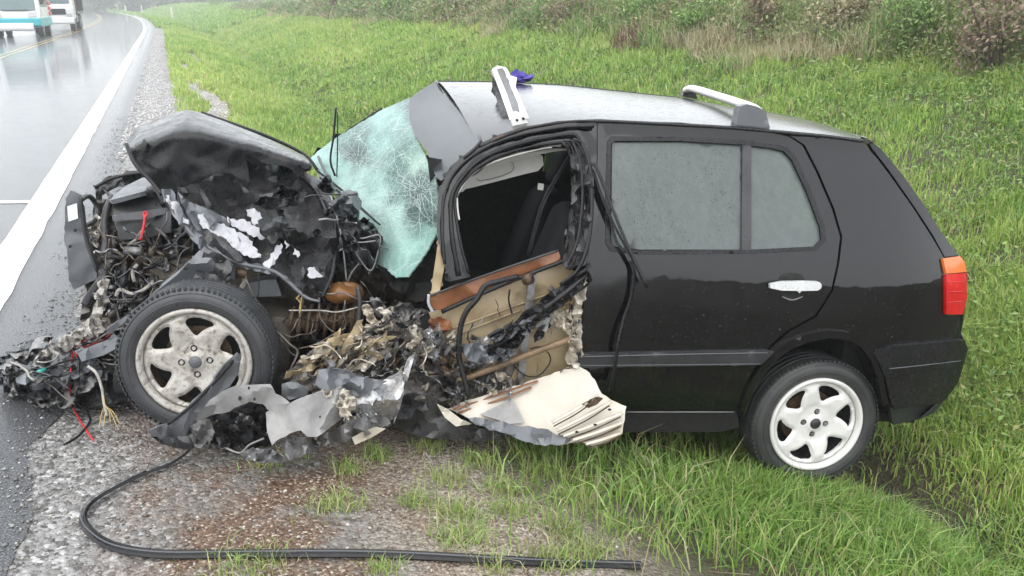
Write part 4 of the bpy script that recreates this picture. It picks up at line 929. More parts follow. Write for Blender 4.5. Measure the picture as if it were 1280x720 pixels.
# ---- roof rack: two crossbars, the front one knocked askew
sheet('roof_rack_bar', [(615, 86), (622, 82), (632, 84), (646, 112), (664, 155), (654, 166), (641, 163), (634, 140)], M['white_plastic'], ('Q', [(620, 84, .10), (655, 160, .56)]), sp=6, thick=.035, smooth=True, label='white front crossbar standing askew on the roof')
sheet('grip_strip', [(621, 86), (628, 85), (647, 128), (649, 138), (641, 139), (634, 118)], M['black_mesh'], ('Q', [(620, 84, .115), (655, 160, .575)]), sp=5, thick=.006)
sheet('rack_foot', [(640, 140), (647, 139), (664, 157), (655, 166), (641, 164)], M['white_plastic'], ('Q', .585), sp=5, thick=.03, smooth=True)
tube('rack_screw', [(654, 148, .592), (654.5, 148.4, .60)], .006, M['dark'], k=1)
tube('rack_screw', [(646, 150, .592), (646.5, 150.4, .60)], .005, M['dark'], k=1)
sheet('rack_bar_underside', [(616, 92), (634, 140), (641, 163), (636, 165), (625, 140), (615, 104)], M['trim'], ('Q', [(615, 90, .06), (640, 163, .54)]), sp=6, thick=.02)
tube('roof_rack_bar', [(858, 113, -.42), (866, 111, -.36), (890, 118, -.10), (915, 126, .18), (938, 134, .42), (946, 139, .50)], .027, M['alloy_white'], n=12, flat=.7, label='rear crossbar in silver and white')
sheet('rack_foot', [(925, 133), (934, 130), (946, 133), (957, 139), (963, 161), (920, 158)], M['grey_plastic'], ('Q', .585), sp=5, thick=.06, smooth=True, label='grey foot of the rear crossbar')
sheet('rack_foot', [(853, 120), (858, 110), (868, 112), (872, 124)], M['trim'], ('Q', -.40), sp=5, thick=.05)

# ---- wheels
def wheel(center, normal, roll, mrim, mtyre, label, dirty=False):
    n = Vector(normal).normalized(); y = -n; z = Vector((0, 0, 1)); x = y.cross(z).normalized(); z = x.cross(y)
    R4 = Matrix((x, y, z)).transposed().to_4x4(); R4 = Matrix.Translation(Vector(center) - Vector(BASE)) @ R4 @ Matrix.Rotation(roll, 4, 'Y')
    def put(o): o.matrix_local = R4; return o
    W = .185
    P = [(.205, .02), (.215, .004), (.235, -.006), (.262, -.002), (.278, .010), (.2865, .024)]
    P += [(.2865, .024)]
    ys = np.linspace(.03, W - .03, 13)
    for i, yy in enumerate(ys[:-1]):
        a, b2 = yy, ys[i + 1]
        if i in (2, 5, 8): P += [(.288, a), (.281, a + .002), (.281, b2 - .004), (.288, b2 - .002)]
        else: P += [(.289, a + .001), (.289, b2 - .001)]
    P += [(.2865, W - .024), (.278, W - .01), (.262, W), (.235, W + .004), (.205, W - .02)]
    V, Fc = lathe(P, 72); wh = put(link('wheel', mesh('tyre', V, Fc), mtyre, CARROOT, True, label)); 
    e = wh.modifiers.new('s', 'EDGE_SPLIT'); e.split_angle = math.radians(38)
    wh.name = 'wheel'
    # tread blocks on the shoulder
    V = []; Fc = []
    for i in range(84):
        a = 2 * PI * i / 84
        for yc, w2 in ((.020, .016), (W - .020, .016)):
            k = len(V)
            for dr in (.283, .2892):
                for da, dy in ((-.020, -w2), (.020, -w2), (.026, w2), (-.014, w2)):
                    V.append((dr * math.cos(a + da) , yc + dy * .8, dr * math.sin(a + da)))
            Fc += [(k + 4, k + 5, k + 6, k + 7), (k, k + 1, k + 5, k + 4), (k + 1, k + 2, k + 6, k + 5), (k + 2, k + 3, k + 7, k + 6), (k + 3, k, k + 4, k + 7)]
    tb = link('tread_blocks', mesh('tread_blocks', V, Fc), mtyre, wh); tb['kind'] = 'stuff'
    # moulded rings on the sidewall
    rg_ = link('sidewall_ring', mesh('sidewall_ring', *lathe([(.240, -.0065), (.242, -.009), (.244, -.0062)], 72)), mtyre, wh, True)
    link('sidewall_ring', mesh('sidewall_ring', *lathe([(.268, .0005), (.270, -.0015), (.272, .004)], 72)), mtyre, wh, True)
    # rim: lip, dish with six swept openings, barrel
    V, Fc = lathe([(.192, .030), (.188, .012), (.196, -.004), (.206, -.008), (.212, .0), (.207, .02)], 72)
    rim = link('rim', mesh('rim', V, Fc), mrim, wh, True)
    holes = []
    for k in range(6):
        a0 = math.radians(60 * k + 18)
        hp = [(.100, 2), (.108, 10), (.132, 15), (.158, 19), (.172, 14), (.174, 0), (.170, -15), (.160, -21), (.146, -14), (.118, -4)]
        holes.append([tuple(q) for q in smoothpoly([(r * math.cos(a0 + math.radians(t)), r * math.sin(a0 + math.radians(t))) for r, t in hp], 2)])
    lug = []
    for k in range(4):
        a0 = PI / 2 * k; cx_, cz_ = .052 * math.cos(a0), .052 * math.sin(a0)
        lug.append([(cx_ + .0135 * math.cos(t), cz_ + .0135 * math.sin(t)) for t in np.linspace(0, 2 * PI, 12, endpoint=False)])
    outl = [(.192 * math.cos(t), .192 * math.sin(t)) for t in np.linspace(0, 2 * PI, 72, endpoint=False)]
    V2, Fc = tri2d(outl, holes + lug, .009, 0, np.random.default_rng(3))
    r = np.hypot(V2[:, 0], V2[:, 1]); yy = np.interp(r, [0, .03, .04, .075, .10, .15, .178, .192], [.012, .012, .020, .020, .012, .004, .010, .024])
    hd = np.min([np.min(np.hypot(V2[:, None, 0] - np.array(h)[None, :, 0], V2[:, None, 1] - np.array(h)[None, :, 1]), axis=1) for h in holes], axis=0)
    yy = yy + .012 * np.clip(1 - hd / .012, 0, 1)
    P3 = np.stack([V2[:, 0], yy, V2[:, 1]], 1)
    nrm = np.cross(P3[Fc[0, 1]] - P3[Fc[0, 0]], P3[Fc[0, 2]] - P3[Fc[0, 0]])
    if nrm[1] > 0: Fc = Fc[:, ::-1]
    me = mesh('rim_face', P3, Fc); fo = link('rim_face', me, mrim, wh, True)
    s = fo.modifiers.new('t', 'SOLIDIFY'); s.thickness = .022; s.offset = -1
    e = fo.modifiers.new('s', 'EDGE_SPLIT'); e.split_angle = math.radians(40)
    link('rim_barrel', mesh('rim_barrel', *lathe([(.190, .02), (.180, .05), (.178, .13), (.19, .165)], 48)), M['brownpart'] if dirty else M['dark_plastic'], wh, True)
    V, Fc = lathe([(.0, .075), (.125, .075), (.125, .09), (.0, .09)], 40); link('brake_disc', mesh('brake_disc', V, Fc), M['brownpart'], wh, False)
    V, Fc = lathe([(.0, .11), (.19, .11), (.19, .13)], 40); link('inner_hub', mesh('inner_hub', V, Fc), M['dark'], wh, False)
    V, Fc = lathe([(.0001, .004), (.018, .005), (.024, .010), (.025, .02)], 32); link('centre_cap', mesh('centre_cap', V, Fc), M['grey_plastic'] if dirty else M['dark_plastic'], wh, True)
    for k in range(4):
        a0 = PI / 2 * k; V, Fc = lathe([(.0001, .016), (.007, .016), (.0085, .020), (.0085, .035)], 6)
        V = [(p[0] + .052 * math.cos(a0), p[1], p[2] + .052 * math.sin(a0)) for p in V]; link('wheel_bolt', mesh('wheel_bolt', V, Fc), mrim if dirty else M['steel'], wh)
    return wh
nc = CM @ np.array([0, 1, 0.])
rc = L2W(Q([(1021, 531)], .80))[0]
wheel(rc, nc + np.array([.02, 0, -.02]), math.radians(8), M['alloy_white'], M['rubber'], 'rear wheel with clean white alloy rim')
fc = L2W(Q([(243, 454)], .84))[0]
wheel(fc, np.array([.11, -1, .09]), math.radians(-2), M['alloy_dirty'], M['rubber_wet'], 'front wheel with mud spattered alloy rim, twisted out of its arch', True)

# rain beads standing on the flat panels
def beads(name, pts, nrm, r, parent):
    n = len(pts); rg = np.random.default_rng(3); nrm = nrm / np.linalg.norm(nrm, axis=1)[:, None]
    a = np.cross(nrm, [0, .3, 1.]); a /= np.linalg.norm(a, axis=1)[:, None]; b = np.cross(nrm, a); V = []
    for k in range(6):
        t = 2 * PI * k / 6; V.append(pts + (a * math.cos(t) + b * math.sin(t)) * r[:, None])
    for k in range(6):
        t = 2 * PI * k / 6; V.append(pts + (a * math.cos(t) + b * math.sin(t)) * r[:, None] * .72 + nrm * r[:, None] * .42)
    V.append(pts + nrm * r[:, None] * .62); V = np.stack(V, 1).reshape(-1, 3); f = []
    for k in range(6):
        j = (k + 1) % 6; f += [(k, j, 6 + j), (k, 6 + j, 6 + k), (6 + k, 6 + j, 12)]
    Fc = (np.arange(n)[:, None, None] * 13 + np.array(f)[None]).reshape(-1, 3)
    o = link(name, bigmesh(name, V, Fc, 3), M['drop'], parent, True); o['kind'] = 'stuff'
rg = np.random.default_rng(12)
def bead_zone(poly, n, holes=()):
    p = rgn0(poly, n, rg)
    for h in holes: p = p[~inpoly(p, h)]
    w = fbm(p[:, 0] / 30, p[:, 1] / 30, 4); p = p[rg.random(len(p)) < np.clip((w - .25) * 2.2, .1, 1)]
    a = L2W(S(p, .001)); b = L2W(S(p + [1, 0], .001)); c = L2W(S(p + [0, 1], .001)); nn = np.cross(b - a, c - a); nn *= np.sign((nn * (CAM - a)).sum(1))[:, None]
    return a, nn
def rgn0(poly, n, rg):
    q = np.array(poly, float); p = rg.uniform(q.min(0), q.max(0), (n, 2)); return p[inpoly(p, [tuple(t) for t in poly])]
A1, N1 = bead_zone(door, 2600, [win_out]); A2, N2 = bead_zone(quarter, 3000)
beads('rain_beads', np.vstack([A1, A2]) - BASE, np.vstack([N1, N2]), np.exp(rg.normal(math.log(.0016), .35, len(A1) + len(A2))) * .8, CARROOT)
A3, N3 = bead_zone([(768, 178), (926, 181), (926, 308), (770, 306)], 2200); beads('rain_beads', A3 - BASE + (lambda d: d / np.linalg.norm(d, axis=1)[:, None] * -.012)(N3), N3, np.exp(rg.normal(math.log(.0013), .3, len(A3))), CARROOT)
# roof beads
t = rg.uniform(0, 1, 5000); u = rg.uniform(0, 29, 5000); iu = u.astype(int); fu = (u - iu)[:, None]
Ln = gn[iu] * (1 - fu) + gn[np.minimum(iu + 1, 29)] * fu; Lf = fr[iu] * (1 - fu) + fr[np.minimum(iu + 1, 29)] * fu
P = Ln * (1 - t[:, None]) + Lf * t[:, None]; P[:, 2] += .020 * np.sin(PI * t) ** .7 + .006 * np.sin(P[:, 0] * 5) * np.sin(PI * t) + .0005
k = rg.random(5000) < np.clip(1.1 - P[:, 0] * .5, .25, 1); P = P[k]
beads('rain_beads', L2W(P) - BASE, np.tile(CM @ np.array([0, 0, 1.]), (len(P), 1)), np.exp(rg.normal(math.log(.0022), .35, len(P))), CARROOT)

# ================================================================== the crushed front end
def rgn(poly, n, rg):
    poly = np.array(poly, float); lo, hi = poly.min(0), poly.max(0); out = []
    while len(out) < n:
        p = rg.uniform(lo, hi, (n * 2, 2)); out += list(p[inpoly(p, [tuple(q) for q in poly])])
    return np.array(out[:n])
def shards(name, poly, n, lat, size, mats, seed, how='Q', crump=.03, thick=.002, asp=(.35, 1.), ang=None, label=None):
    rg = np.random.default_rng(seed)
    for i, c in enumerate(rgn(poly, n, rg)):
        r = rg.uniform(*size); a0 = rg.uniform(0, PI) if ang is None else math.radians(rg.uniform(*ang)); k = int(rg.integers(4, 8)); sq = rg.uniform(*asp)
        pts = []
        for j in range(k):
            t = 2 * PI * (j + rg.uniform(-.3, .3)) / k; rr = r * rg.uniform(.55, 1.2)
            x, y = rr * math.cos(t), rr * math.sin(t) * sq
            pts.append((c[0] + x * math.cos(a0) - y * math.sin(a0), c[1] + x * math.sin(a0) + y * math.cos(a0)))
        l0 = rg.uniform(*lat); g = rg.uniform(-.004, .004, 2)
        f = lambda uv, c=c, l0=l0, g=g: l0 + (uv[:, 0] - c[0]) * g[0] + (uv[:, 1] - c[1]) * g[1]
        sheet(name, pts, mats[int(rg.integers(len(mats)))], (how, f), crump=crump, wl=r * .8, sp=max(2.5, r / 4), thick=thick, seed=int(rg.integers(1e6)), jag=r * .12)
def wires(name, poly, n, lat, L, r, mats, seed, wig=.35, ang=None):
    rg = np.random.default_rng(seed)
    for c in rgn(poly, n, rg):
        a = rg.uniform(0, 2 * PI) if ang is None else math.radians(rg.uniform(*ang)); l0 = rg.uniform(*lat); p = np.array(c) - np.array([math.cos(a), math.sin(a)]) * rg.uniform(*L) / 2
        pts = []; st = rg.uniform(*L) / 5
        for j in range(6):
            pts.append((p[0], p[1], l0 + rg.uniform(-.03, .03))); a += rg.uniform(-wig, wig); p = p + np.array([math.cos(a), math.sin(a)]) * st
        tube(name, pts, rg.uniform(*r), mats[int(rg.integers(len(mats)))], n=6, k=4)
# dark masses behind everything
box('engine_block', (2.15, -.45, .30), (2.85, .28, .66), M['grime'], CARROOT, .03, True)
box('gearbox', (2.2, .20, .22), (2.6, .55, .50), M['grime'], CARROOT, .06, True)
box('subframe', (2.0, -.6, .14), (2.9, .60, .24), M['dark'], CARROOT, .02, True)
sheet('inner_wing_wall', [(255, 330), (345, 322), (420, 300), (520, 350), (556, 380), (580, 500), (500, 545), (340, 545), (300, 420)], M['dark'], ('Q', [(300, 350, .22), (540, 500, .40), (420, 380, .08)]), crump=.10, wl=50, sp=12, seed=31)
sheet('engine_bay_wall', [(118, 250), (220, 245), (300, 330), (330, 400), (220, 480), (130, 470), (100, 400), (110, 320)], M['grime'], ('Q', [(120, 300, -.35), (300, 380, -.1), (150, 460, .1)]), crump=.14, wl=26, sp=7, seed=32)
sheet('bonnet_cavity', [(200, 230), (330, 190), (400, 230), (470, 300), (500, 345), (470, 400), (380, 380), (280, 330), (230, 290)], M['dark'], ('Q', -.05), crump=.1, wl=40, sp=14, seed=33)
# ---- bonnet: rear-hinged sheet buckled upward
def bonnet_lat(uv):
    u, v = uv[:, 0], uv[:, 1]
    vr = np.interp(u, [160, 185, 215, 250, 285, 320, 380], [190, 183, 172, 170, 180, 187, 205]); vt = np.interp(u, [158, 173, 200, 233, 277, 333, 383, 397], [178, 157, 146, 136, 149, 171, 192, 212])
    up = np.clip((vr - v) / np.maximum(vr - vt, 6), 0, 1.1); dn = np.clip(v - vr, 0, 80)
    lat = .24 - .46 * up ** 1.7 - .0003 * dn
    a = (v - 150) - .9 * (232 - u)                                  # pressed crease running down the sheet
    lat += .013 * np.exp(-(a / 8) ** 2) - .018 * np.exp(-((u - 282) / 26) ** 2 - ((v - 208) / 14) ** 2) + .010 * np.exp(-((u - 245) / 14) ** 2 - ((v - 205) / 10) ** 2)
    return lat
HL = [(158, 178, .25), (233, 137, -.55), (333, 172, -.55), (397, 213, -.50), (234, 290, .40), (300, 240, .05), (170, 210, .32), (250, 190, -.15), (330, 210, -.18), (395, 240, -.05)]
sheet('bonnet', smoothpoly([(158, 180), (162, 168), (176, 157), (200, 147), (222, 139), (238, 137), (256, 143), (282, 152), (333, 172), (366, 188), (384, 196), (392, 212), (378, 216), (352, 206), (330, 205), (316, 196), (306, 190), (312, 222), (310, 240), (302, 226), (285, 214), (262, 222), (242, 232), (224, 234), (214, 248), (205, 248), (196, 232), (178, 214), (164, 198)], 1),
      M['hood'], ('Q', bonnet_lat), crump=.016, wl=90, sp=4, thick=.006, smooth=True, seed=41, split=80, label='smooth buckled black bonnet skin rising over the engine bay')
tube('bonnet_rolled_edge', [(252, 141, -.54), (300, 158, -.54), (340, 173, -.54), (380, 193, -.52), (398, 214, -.48)], .009, M['hood'])
tube('bonnet_rolled_edge', [(158, 180, .262), (168, 204, .33), (188, 226, .37), (202, 243, .41)], .008, M['trim'])
sheet('badge_slot', [(175, 184), (180, 173), (184, 178), (180, 190), (175, 194)], M['dark'], ('Q', lambda q: bonnet_lat(q) + .02), sp=3, thick=.001)
HT = [(200, 245, .42), (234, 290, .50), (305, 330, .55), (344, 338, .55), (383, 369, .58), (399, 375, .6), (418, 300, .45), (400, 230, .05), (310, 200, .10), (262, 230, .22), (340, 260, .25)]
sheet('torn_bonnet_underside', [(224, 234), (243, 230), (262, 221), (284, 213), (300, 222), (312, 240), (308, 200), (306, 189), (320, 196), (336, 203), (360, 208), (380, 212), (398, 222), (410, 244), (418, 262), (418, 284), (422, 310), (417, 338), (412, 360), (399, 376), (386, 370), (366, 356), (344, 338), (320, 333), (296, 327), (270, 318), (252, 304), (234, 287), (226, 262), (222, 244)],
      M['torn_black'], ('Q', HT), crump=.10, wl=75, sp=7, thick=.005, seed=42, jag=2.5, label='ragged black underside of the bonnet, torn and crumpled')
sheet('bonnet_front_strip', [(202, 236), (214, 236), (222, 252), (232, 270), (250, 292), (272, 312), (300, 325), (340, 334), (366, 352), (350, 346), (300, 333), (266, 322), (240, 300), (222, 276), (206, 252)], M['slate'], ('Q', [(a, b, c + .03) for a, b, c in HT]), crump=.05, wl=22, sp=5, thick=.004, seed=43, jag=1.5)
sheet('bonnet_fold', [(222, 240), (236, 252), (262, 262), (286, 274), (300, 300), (296, 316), (272, 312), (250, 292), (234, 268)], M['slate'], ('Q', [(a, b, c + .035) for a, b, c in HT]), crump=.05, wl=30, sp=5, thick=.004, seed=44, smooth=True)
for i, pl in enumerate([[(247, 268), (258, 264), (268, 270), (272, 278), (286, 284), (300, 290), (312, 300), (322, 312), (326, 322), (312, 322), (300, 314), (288, 306), (276, 296), (264, 290), (252, 282)],
           [(284, 270), (296, 276), (306, 274), (318, 282), (332, 286), (338, 296), (328, 300), (314, 294), (300, 288), (288, 280)],
           [(308, 262), (318, 260), (326, 270), (336, 280), (338, 290), (326, 286), (314, 276)],
           [(338, 322), (346, 306), (352, 304), (352, 316), (344, 330), (336, 336), (328, 330)],
           [(384, 336), (394, 333), (406, 338), (404, 346), (392, 348), (384, 344)],
           [(203, 240), (212, 244), (214, 252), (224, 254), (228, 264), (236, 280), (228, 278), (218, 262), (208, 252)],
           [(368, 310), (374, 314), (372, 322), (366, 318)], [(356, 300), (362, 306), (357, 311)]]):
    sheet('bared_primer_patch', pl, M['primer'], ('Q', [(a, b, c + .058 if i != 5 else c + .045) for a, b, c in HT]), crump=.012, wl=24, sp=4, thick=.002, seed=50 + i, jag=2.2)
shards('torn_bonnet_flap', [(322, 228), (390, 246), (412, 300), (400, 350), (340, 310), (312, 262)], 9, (.34, .50), (10, 24), [M['torn_black'], M['hood'], M['torn_black'], M['grey_plastic']], 60, crump=.05)
tube('bonnet_rim_fold', [(398, 214, -.3), (408, 238, .05), (416, 262, .3), (421, 300, .45), (416, 340, .58), (402, 374, .62)], [.008, .014, .010, .014, .008], M['hood'])
tube('bonnet_rim_fold', [(306, 190, .0), (322, 200, .02), (350, 208, .02), (376, 222, .1), (396, 242, .2), (408, 268, .36)], [.006, .012, .008, .012], M['hood'])
tube('bonnet_rim_fold', [(203, 240, .44), (222, 270, .48), (250, 302, .54), (296, 328, .6), (344, 340, .6), (380, 370, .62), (400, 377, .64)], [.005, .009, .006, .009, .005], M['grey_plastic'])
# cowl wreckage between bonnet and windscreen
shards('crushed_cowl_piece', [(404, 224), (440, 250), (474, 296), (470, 340), (430, 345), (416, 300)], 20, (.30, .55), (8, 24), [M['torn_black'], M['hood'], M['dark_plastic'], M['grey_plastic']], 70, crump=.07, ang=(40, 110))
sheet('bent_cowl_bracket', [(438, 290), (452, 292), (468, 286), (474, 300), (472, 330), (462, 344), (446, 320), (438, 304)], M['dark_plastic'], ('Q', .52), crump=.07, wl=18, sp=4, seed=71)
tube('bracket_rim', [(438, 293, .55), (452, 298, .56), (474, 294, .55), (473, 312, .56), (464, 338, .56), (450, 324, .56), (438, 300, .55)], .003, M['greypaint'])
tube('bracket_rim', [(440, 300, .56), (450, 303, .57), (470, 301, .56)], .003, M['greypaint'])
tube('torn_seal', [(412, 240, .3), (426, 290, .45), (432, 340, .5), (434, 352, .5), (440, 340, .5), (452, 326, .5)], .005, M['steel'])
tube('torn_seal', [(398, 196, -.5), (408, 218, -.3), (424, 240, -.1), (446, 254, .1)], .008, M['torn_black'])
wires('loose_cable', [(400, 230), (470, 290), (470, 360), (410, 350)], 7, (.45, .62), (30, 80), (.0025, .005), [M['trim'], M['steel'], M['dark_plastic']], 72)
sheet('bulkhead_patch', [(406, 330), (470, 332), (520, 352), (545, 380), (540, 420), (480, 410), (420, 385), (396, 372)], M['grime'], ('Q', .30), crump=.08, wl=20, sp=6, seed=73)
# amber reservoir
V = []; Fc = []
for i in range(13):
    ph = PI * i / 12
    for j in range(20):
        a = 2 * PI * j / 20; V.append((2.03 + .075 * math.sin(ph) ** .6 * math.cos(a) * (1 + .12 * math.sin(2 * a + 1)), .42 + .06 * math.sin(ph) * math.sin(a), .58 + .038 * math.cos(ph) * (1 + .25 * math.sin(2 * a))))
for i in range(12):
    for j in range(20): Fc.append((i * 20 + j, i * 20 + (j + 1) % 20, (i + 1) * 20 + (j + 1) % 20, (i + 1) * 20 + j))
rp = L2W(Q([(430, 366)], .54))[0]; V = np.array(V); V = L2W(V - V.mean(0) + Q([(430, 366)], .54)) - BASE
link('fluid_reservoir', mesh('fluid_reservoir', V, Fc), M['amber'], CARROOT, True)
# ---- radiator support and what hangs on it
rs = sheet('radiator_support', [(82, 248), (88, 238), (101, 244), (103, 270), (108, 300), (122, 338), (121, 348), (92, 362), (86, 350), (84, 315), (80, 300), (81, 270)], M['grey_plastic'], ('Q', .10), crump=.008, wl=40, sp=5, thick=.03, seed=80, jag=.8, label='upright grey radiator support with a white sticker')
sheet('sticker', [(84, 258), (96, 254), (97.5, 273), (85.5, 277)], M['paper'], ('Q', .115), sp=4, thick=.001, parent=rs)
for u, v in ((94, 288), (87.5, 308)): sheet('bolt_hole', smoothpoly([(u - 2, v - 1.6), (u + 2.4, v - 2), (u + 1.6, v + 2), (u - 2, v + 2)], 1), M['dark'], ('Q', .118), sp=2, thick=.001, parent=rs)
for u, v, s in ((99, 262, .9), (112, 322, .8)): tube('clip', [(u, v, .03), (u + 3, v + 3, .05)], .006, M['dark_plastic'], parent=rs, k=1)
tube('support_flange', [(101, 246, .10), (103, 270, .10), (108, 300, .10), (122, 340, .10)], .008, M['dark_plastic'], parent=rs)
tube('support_hoop', [(100, 250, 0), (110, 245, -.1), (118, 252, -.15), (122, 264, -.15), (118, 276, -.1), (104, 284, 0)], .012, M['dark_plastic'])
sheet('headlamp_shell', [(104, 284), (120, 268), (128, 276), (130, 300), (122, 310), (108, 300)], M['cream'], ('Q', -.1), crump=.05, wl=12, sp=4, seed=81, jag=2)
shards('broken_lamp_piece', [(104, 284), (128, 276), (132, 320), (114, 320)], 9, (-.08, .02), (4, 10), [M['primer'], M['cream'], M['dark_plastic'], M['beige']], 82)
sheet('slam_panel', [(119, 232), (140, 222), (168, 217), (196, 216), (214, 222), (214, 228), (180, 228), (146, 234), (128, 244), (126, 262), (130, 300), (124, 310), (118, 290), (120, 252)], M['dark_plastic'], ('Q', -.35), crump=.03, wl=20, sp=5, thick=.02, seed=83)
tube('slam_panel_edge', [(119, 234, -.3), (140, 223, -.32), (170, 217, -.34), (205, 215, -.34)], .008, M['trim'])
# battery / air box
ab = sheet('air_box', [(140, 247), (146, 238), (178, 222), (200, 222), (206, 232), (214, 262), (214, 290), (180, 298), (146, 300)], M['dark_plastic'], ('Q', [(140, 250, .08), (212, 250, .18), (180, 222, -.22), (176, 270, .15), (180, 298, .15)]), sp=6, thick=.12, smooth=True, seed=84, label='black plastic air filter box')
sheet('air_box_lid', [(138, 250), (146, 238), (178, 222), (200, 222), (205, 232), (176, 240), (143, 249)], M['slate'], ('Q', [(140, 250, .13), (205, 240, .20), (180, 222, -.18), (200, 222, -.16)]), sp=5, thick=.02, smooth=True, parent=ab)
sheet('air_box_rib', [(140, 270), (176, 265), (212, 260), (213, 266), (177, 274), (141, 276)], M['grey_plastic'], ('Q', .21), sp=5, thick=.03, smooth=True, parent=ab)
tube('intake_hose', [(190, 240, .12), (200, 237, .16), (206, 244, .2), (210, 256, .22)], .03, M['trim'], n=14)
tube('radiator_hose', [(141, 246, -.0), (134, 260, .05), (131, 280, .08), (133, 300, .1), (130, 318, .12)], .016, M['dark_plastic'], n=10)
tube('big_coolant_hose', [(139, 316, .16), (137, 335, .2), (127, 352, .24), (112, 374, .26), (108, 382, .27)], .024, M['trim'], n=14, label='fat black coolant hose with its open end hanging down')
tube('hose_mouth', [(108.2, 381.5, .272), (107.2, 383, .274)], .019, M['dark'], n=14, k=1)
tube('red_battery_terminal', [(181.5, 268, .24), (180, 282, .25), (176, 300, .26)], [.007, .006, .010], M['red_wire'], label='bright red cable sleeve')
tube('red_terminal_eye', [(181, 264, .24), (184, 267, .24), (182.5, 271, .245), (179.5, 269, .24), (181, 264, .24)], .004, M['red_wire'])
tube('fuel_pipe', [(164, 318, .2), (172, 296, .2), (184, 282, .18), (200, 273, .14), (212, 270, .12)], .006, M['copper_wire'])
box_m = [M['grime'], M['dark_plastic'], M['steel'], M['grime'], M['trim']]
tube('ignition_coil', [(157, 313, .26), (178, 314, .28)], .018, M['steel'], n=12, k=1)
sheet('bracket_plate', [(208, 300), (224, 297), (236, 306), (238, 316), (222, 318), (210, 312)], M['dark_plastic'], ('Q', .2), crump=.03, wl=20, sp=4, seed=85)
sheet('bracket_plate', [(216, 288), (226, 283), (232, 290), (226, 296), (218, 296)], M['steel'], ('Q', .22), crump=.03, wl=10, sp=3, seed=86)
BAY = [(134, 300), (214, 292), (250, 318), (262, 330), (200, 366), (160, 400), (138, 410), (126, 350)]
rg = np.random.default_rng(90)
for i, c in enumerate(rgn(BAY, 34, rg)):      # stubby engine fittings
    a = rg.uniform(0, PI); L = rg.uniform(5, 17); l = rg.uniform(.02, .26); r = rg.uniform(.007, .019)
    tube('engine_fitting', [(c[0] - L / 2 * math.cos(a), c[1] - L / 2 * math.sin(a), l), (c[0], c[1], l + .02), (c[0] + L / 2 * math.cos(a), c[1] + L / 2 * math.sin(a), l + .01)], [r, r * rg.uniform(.6, 1.2), r], box_m[i % 5], n=10, k=2)
wires('engine_hose', BAY, 30, (.12, .32), (26, 70), (.005, .010), [M['trim'], M['dark_plastic'], M['grime'], M['dark_plastic']], 91, .5)
wires('engine_wire', BAY, 34, (.26, .36), (22, 70), (.002, .0042), [M['copper_wire'], M['trim'], M['grey_plastic'], M['steel'], M['copper_wire']], 92, .7)
shards('engine_bay_scrap', BAY, 40, (.05, .30), (3, 10), [M['grime'], M['steel'], M['shred_dark'], M['dark_plastic'], M['silver'], M['brownpart']], 93, crump=.03)
shards('rusty_scrap', [(205, 320), (250, 320), (236, 345), (205, 352)], 7, (.12, .2), (6, 13), [M['brownpart'], M['rust']], 94)
tube('pale_bent_pipe', [(145, 370, .3), (150, 362, .3), (165, 367, .3), (180, 362, .3), (192, 352, .3)], .008, M['fluff'])
tube('pale_bent_pipe', [(168, 352, .28), (166, 340, .28), (172, 330, .28)], .008, M['fluff'])
# chassis rail running down to the left behind the wheel
sheet('chassis_rail', [(132, 412), (150, 400), (192, 367), (222, 343), (248, 314), (256, 308), (262, 318), (294, 330), (290, 348), (272, 356), (240, 360), (215, 366), (190, 382), (168, 392), (150, 408), (138, 418)], M['slate'], ('Q', [(140, 410, .54), (250, 315, .60), (290, 340, .60)]), crump=.03, wl=50, sp=6, thick=.02, seed=100, label='bent slate grey inner wing rail', smooth=True)
sheet('dark_gusset', [(256, 310), (276, 318), (292, 330), (286, 350), (262, 358), (240, 352), (250, 330)], M['torn_black'], ('Q', .62), crump=.02, wl=30, sp=5, seed=101)
for u, v, a, b in ((228, 357, 7, 3), (232, 336, 3, 2.2), (241, 328, 2.4, 1.8), (180, 372, 3, 2), (160, 392, 9, 1.4)): sheet('punched_hole', smoothpoly([(u - a, v + b * .4), (u - a * .2, v - b), (u + a, v - b * .1), (u + a * .3, v + b)], 1), M['dark'], ('Q', [(140, 410, .56), (250, 315, .62), (290, 340, .62)]), sp=3, thick=.001)
sheet('lower_rail', [(96, 440), (120, 430), (148, 420), (152, 432), (130, 444), (102, 452)], M['slate'], ('Q', .42), crump=.02, sp=5, thick=.03, seed=102)
# torn pale insulation hanging down from the support
for i, (pl, l) in enumerate([([(128, 345), (136, 352), (134, 372), (128, 392), (132, 412), (120, 424), (108, 420), (106, 404), (116, 388), (120, 368)], .30), ([(100, 410), (112, 400), (122, 410), (112, 424), (92, 432), (70, 436), (80, 424)], .33), ([(60, 432), (88, 420), (98, 426), (84, 440), (60, 446), (46, 448)], .34)]):
    sheet('torn_insulation', pl, M['fluff'], ('Q', l), crump=.05, wl=14, sp=5, thick=.012, seed=110 + i, jag=3)
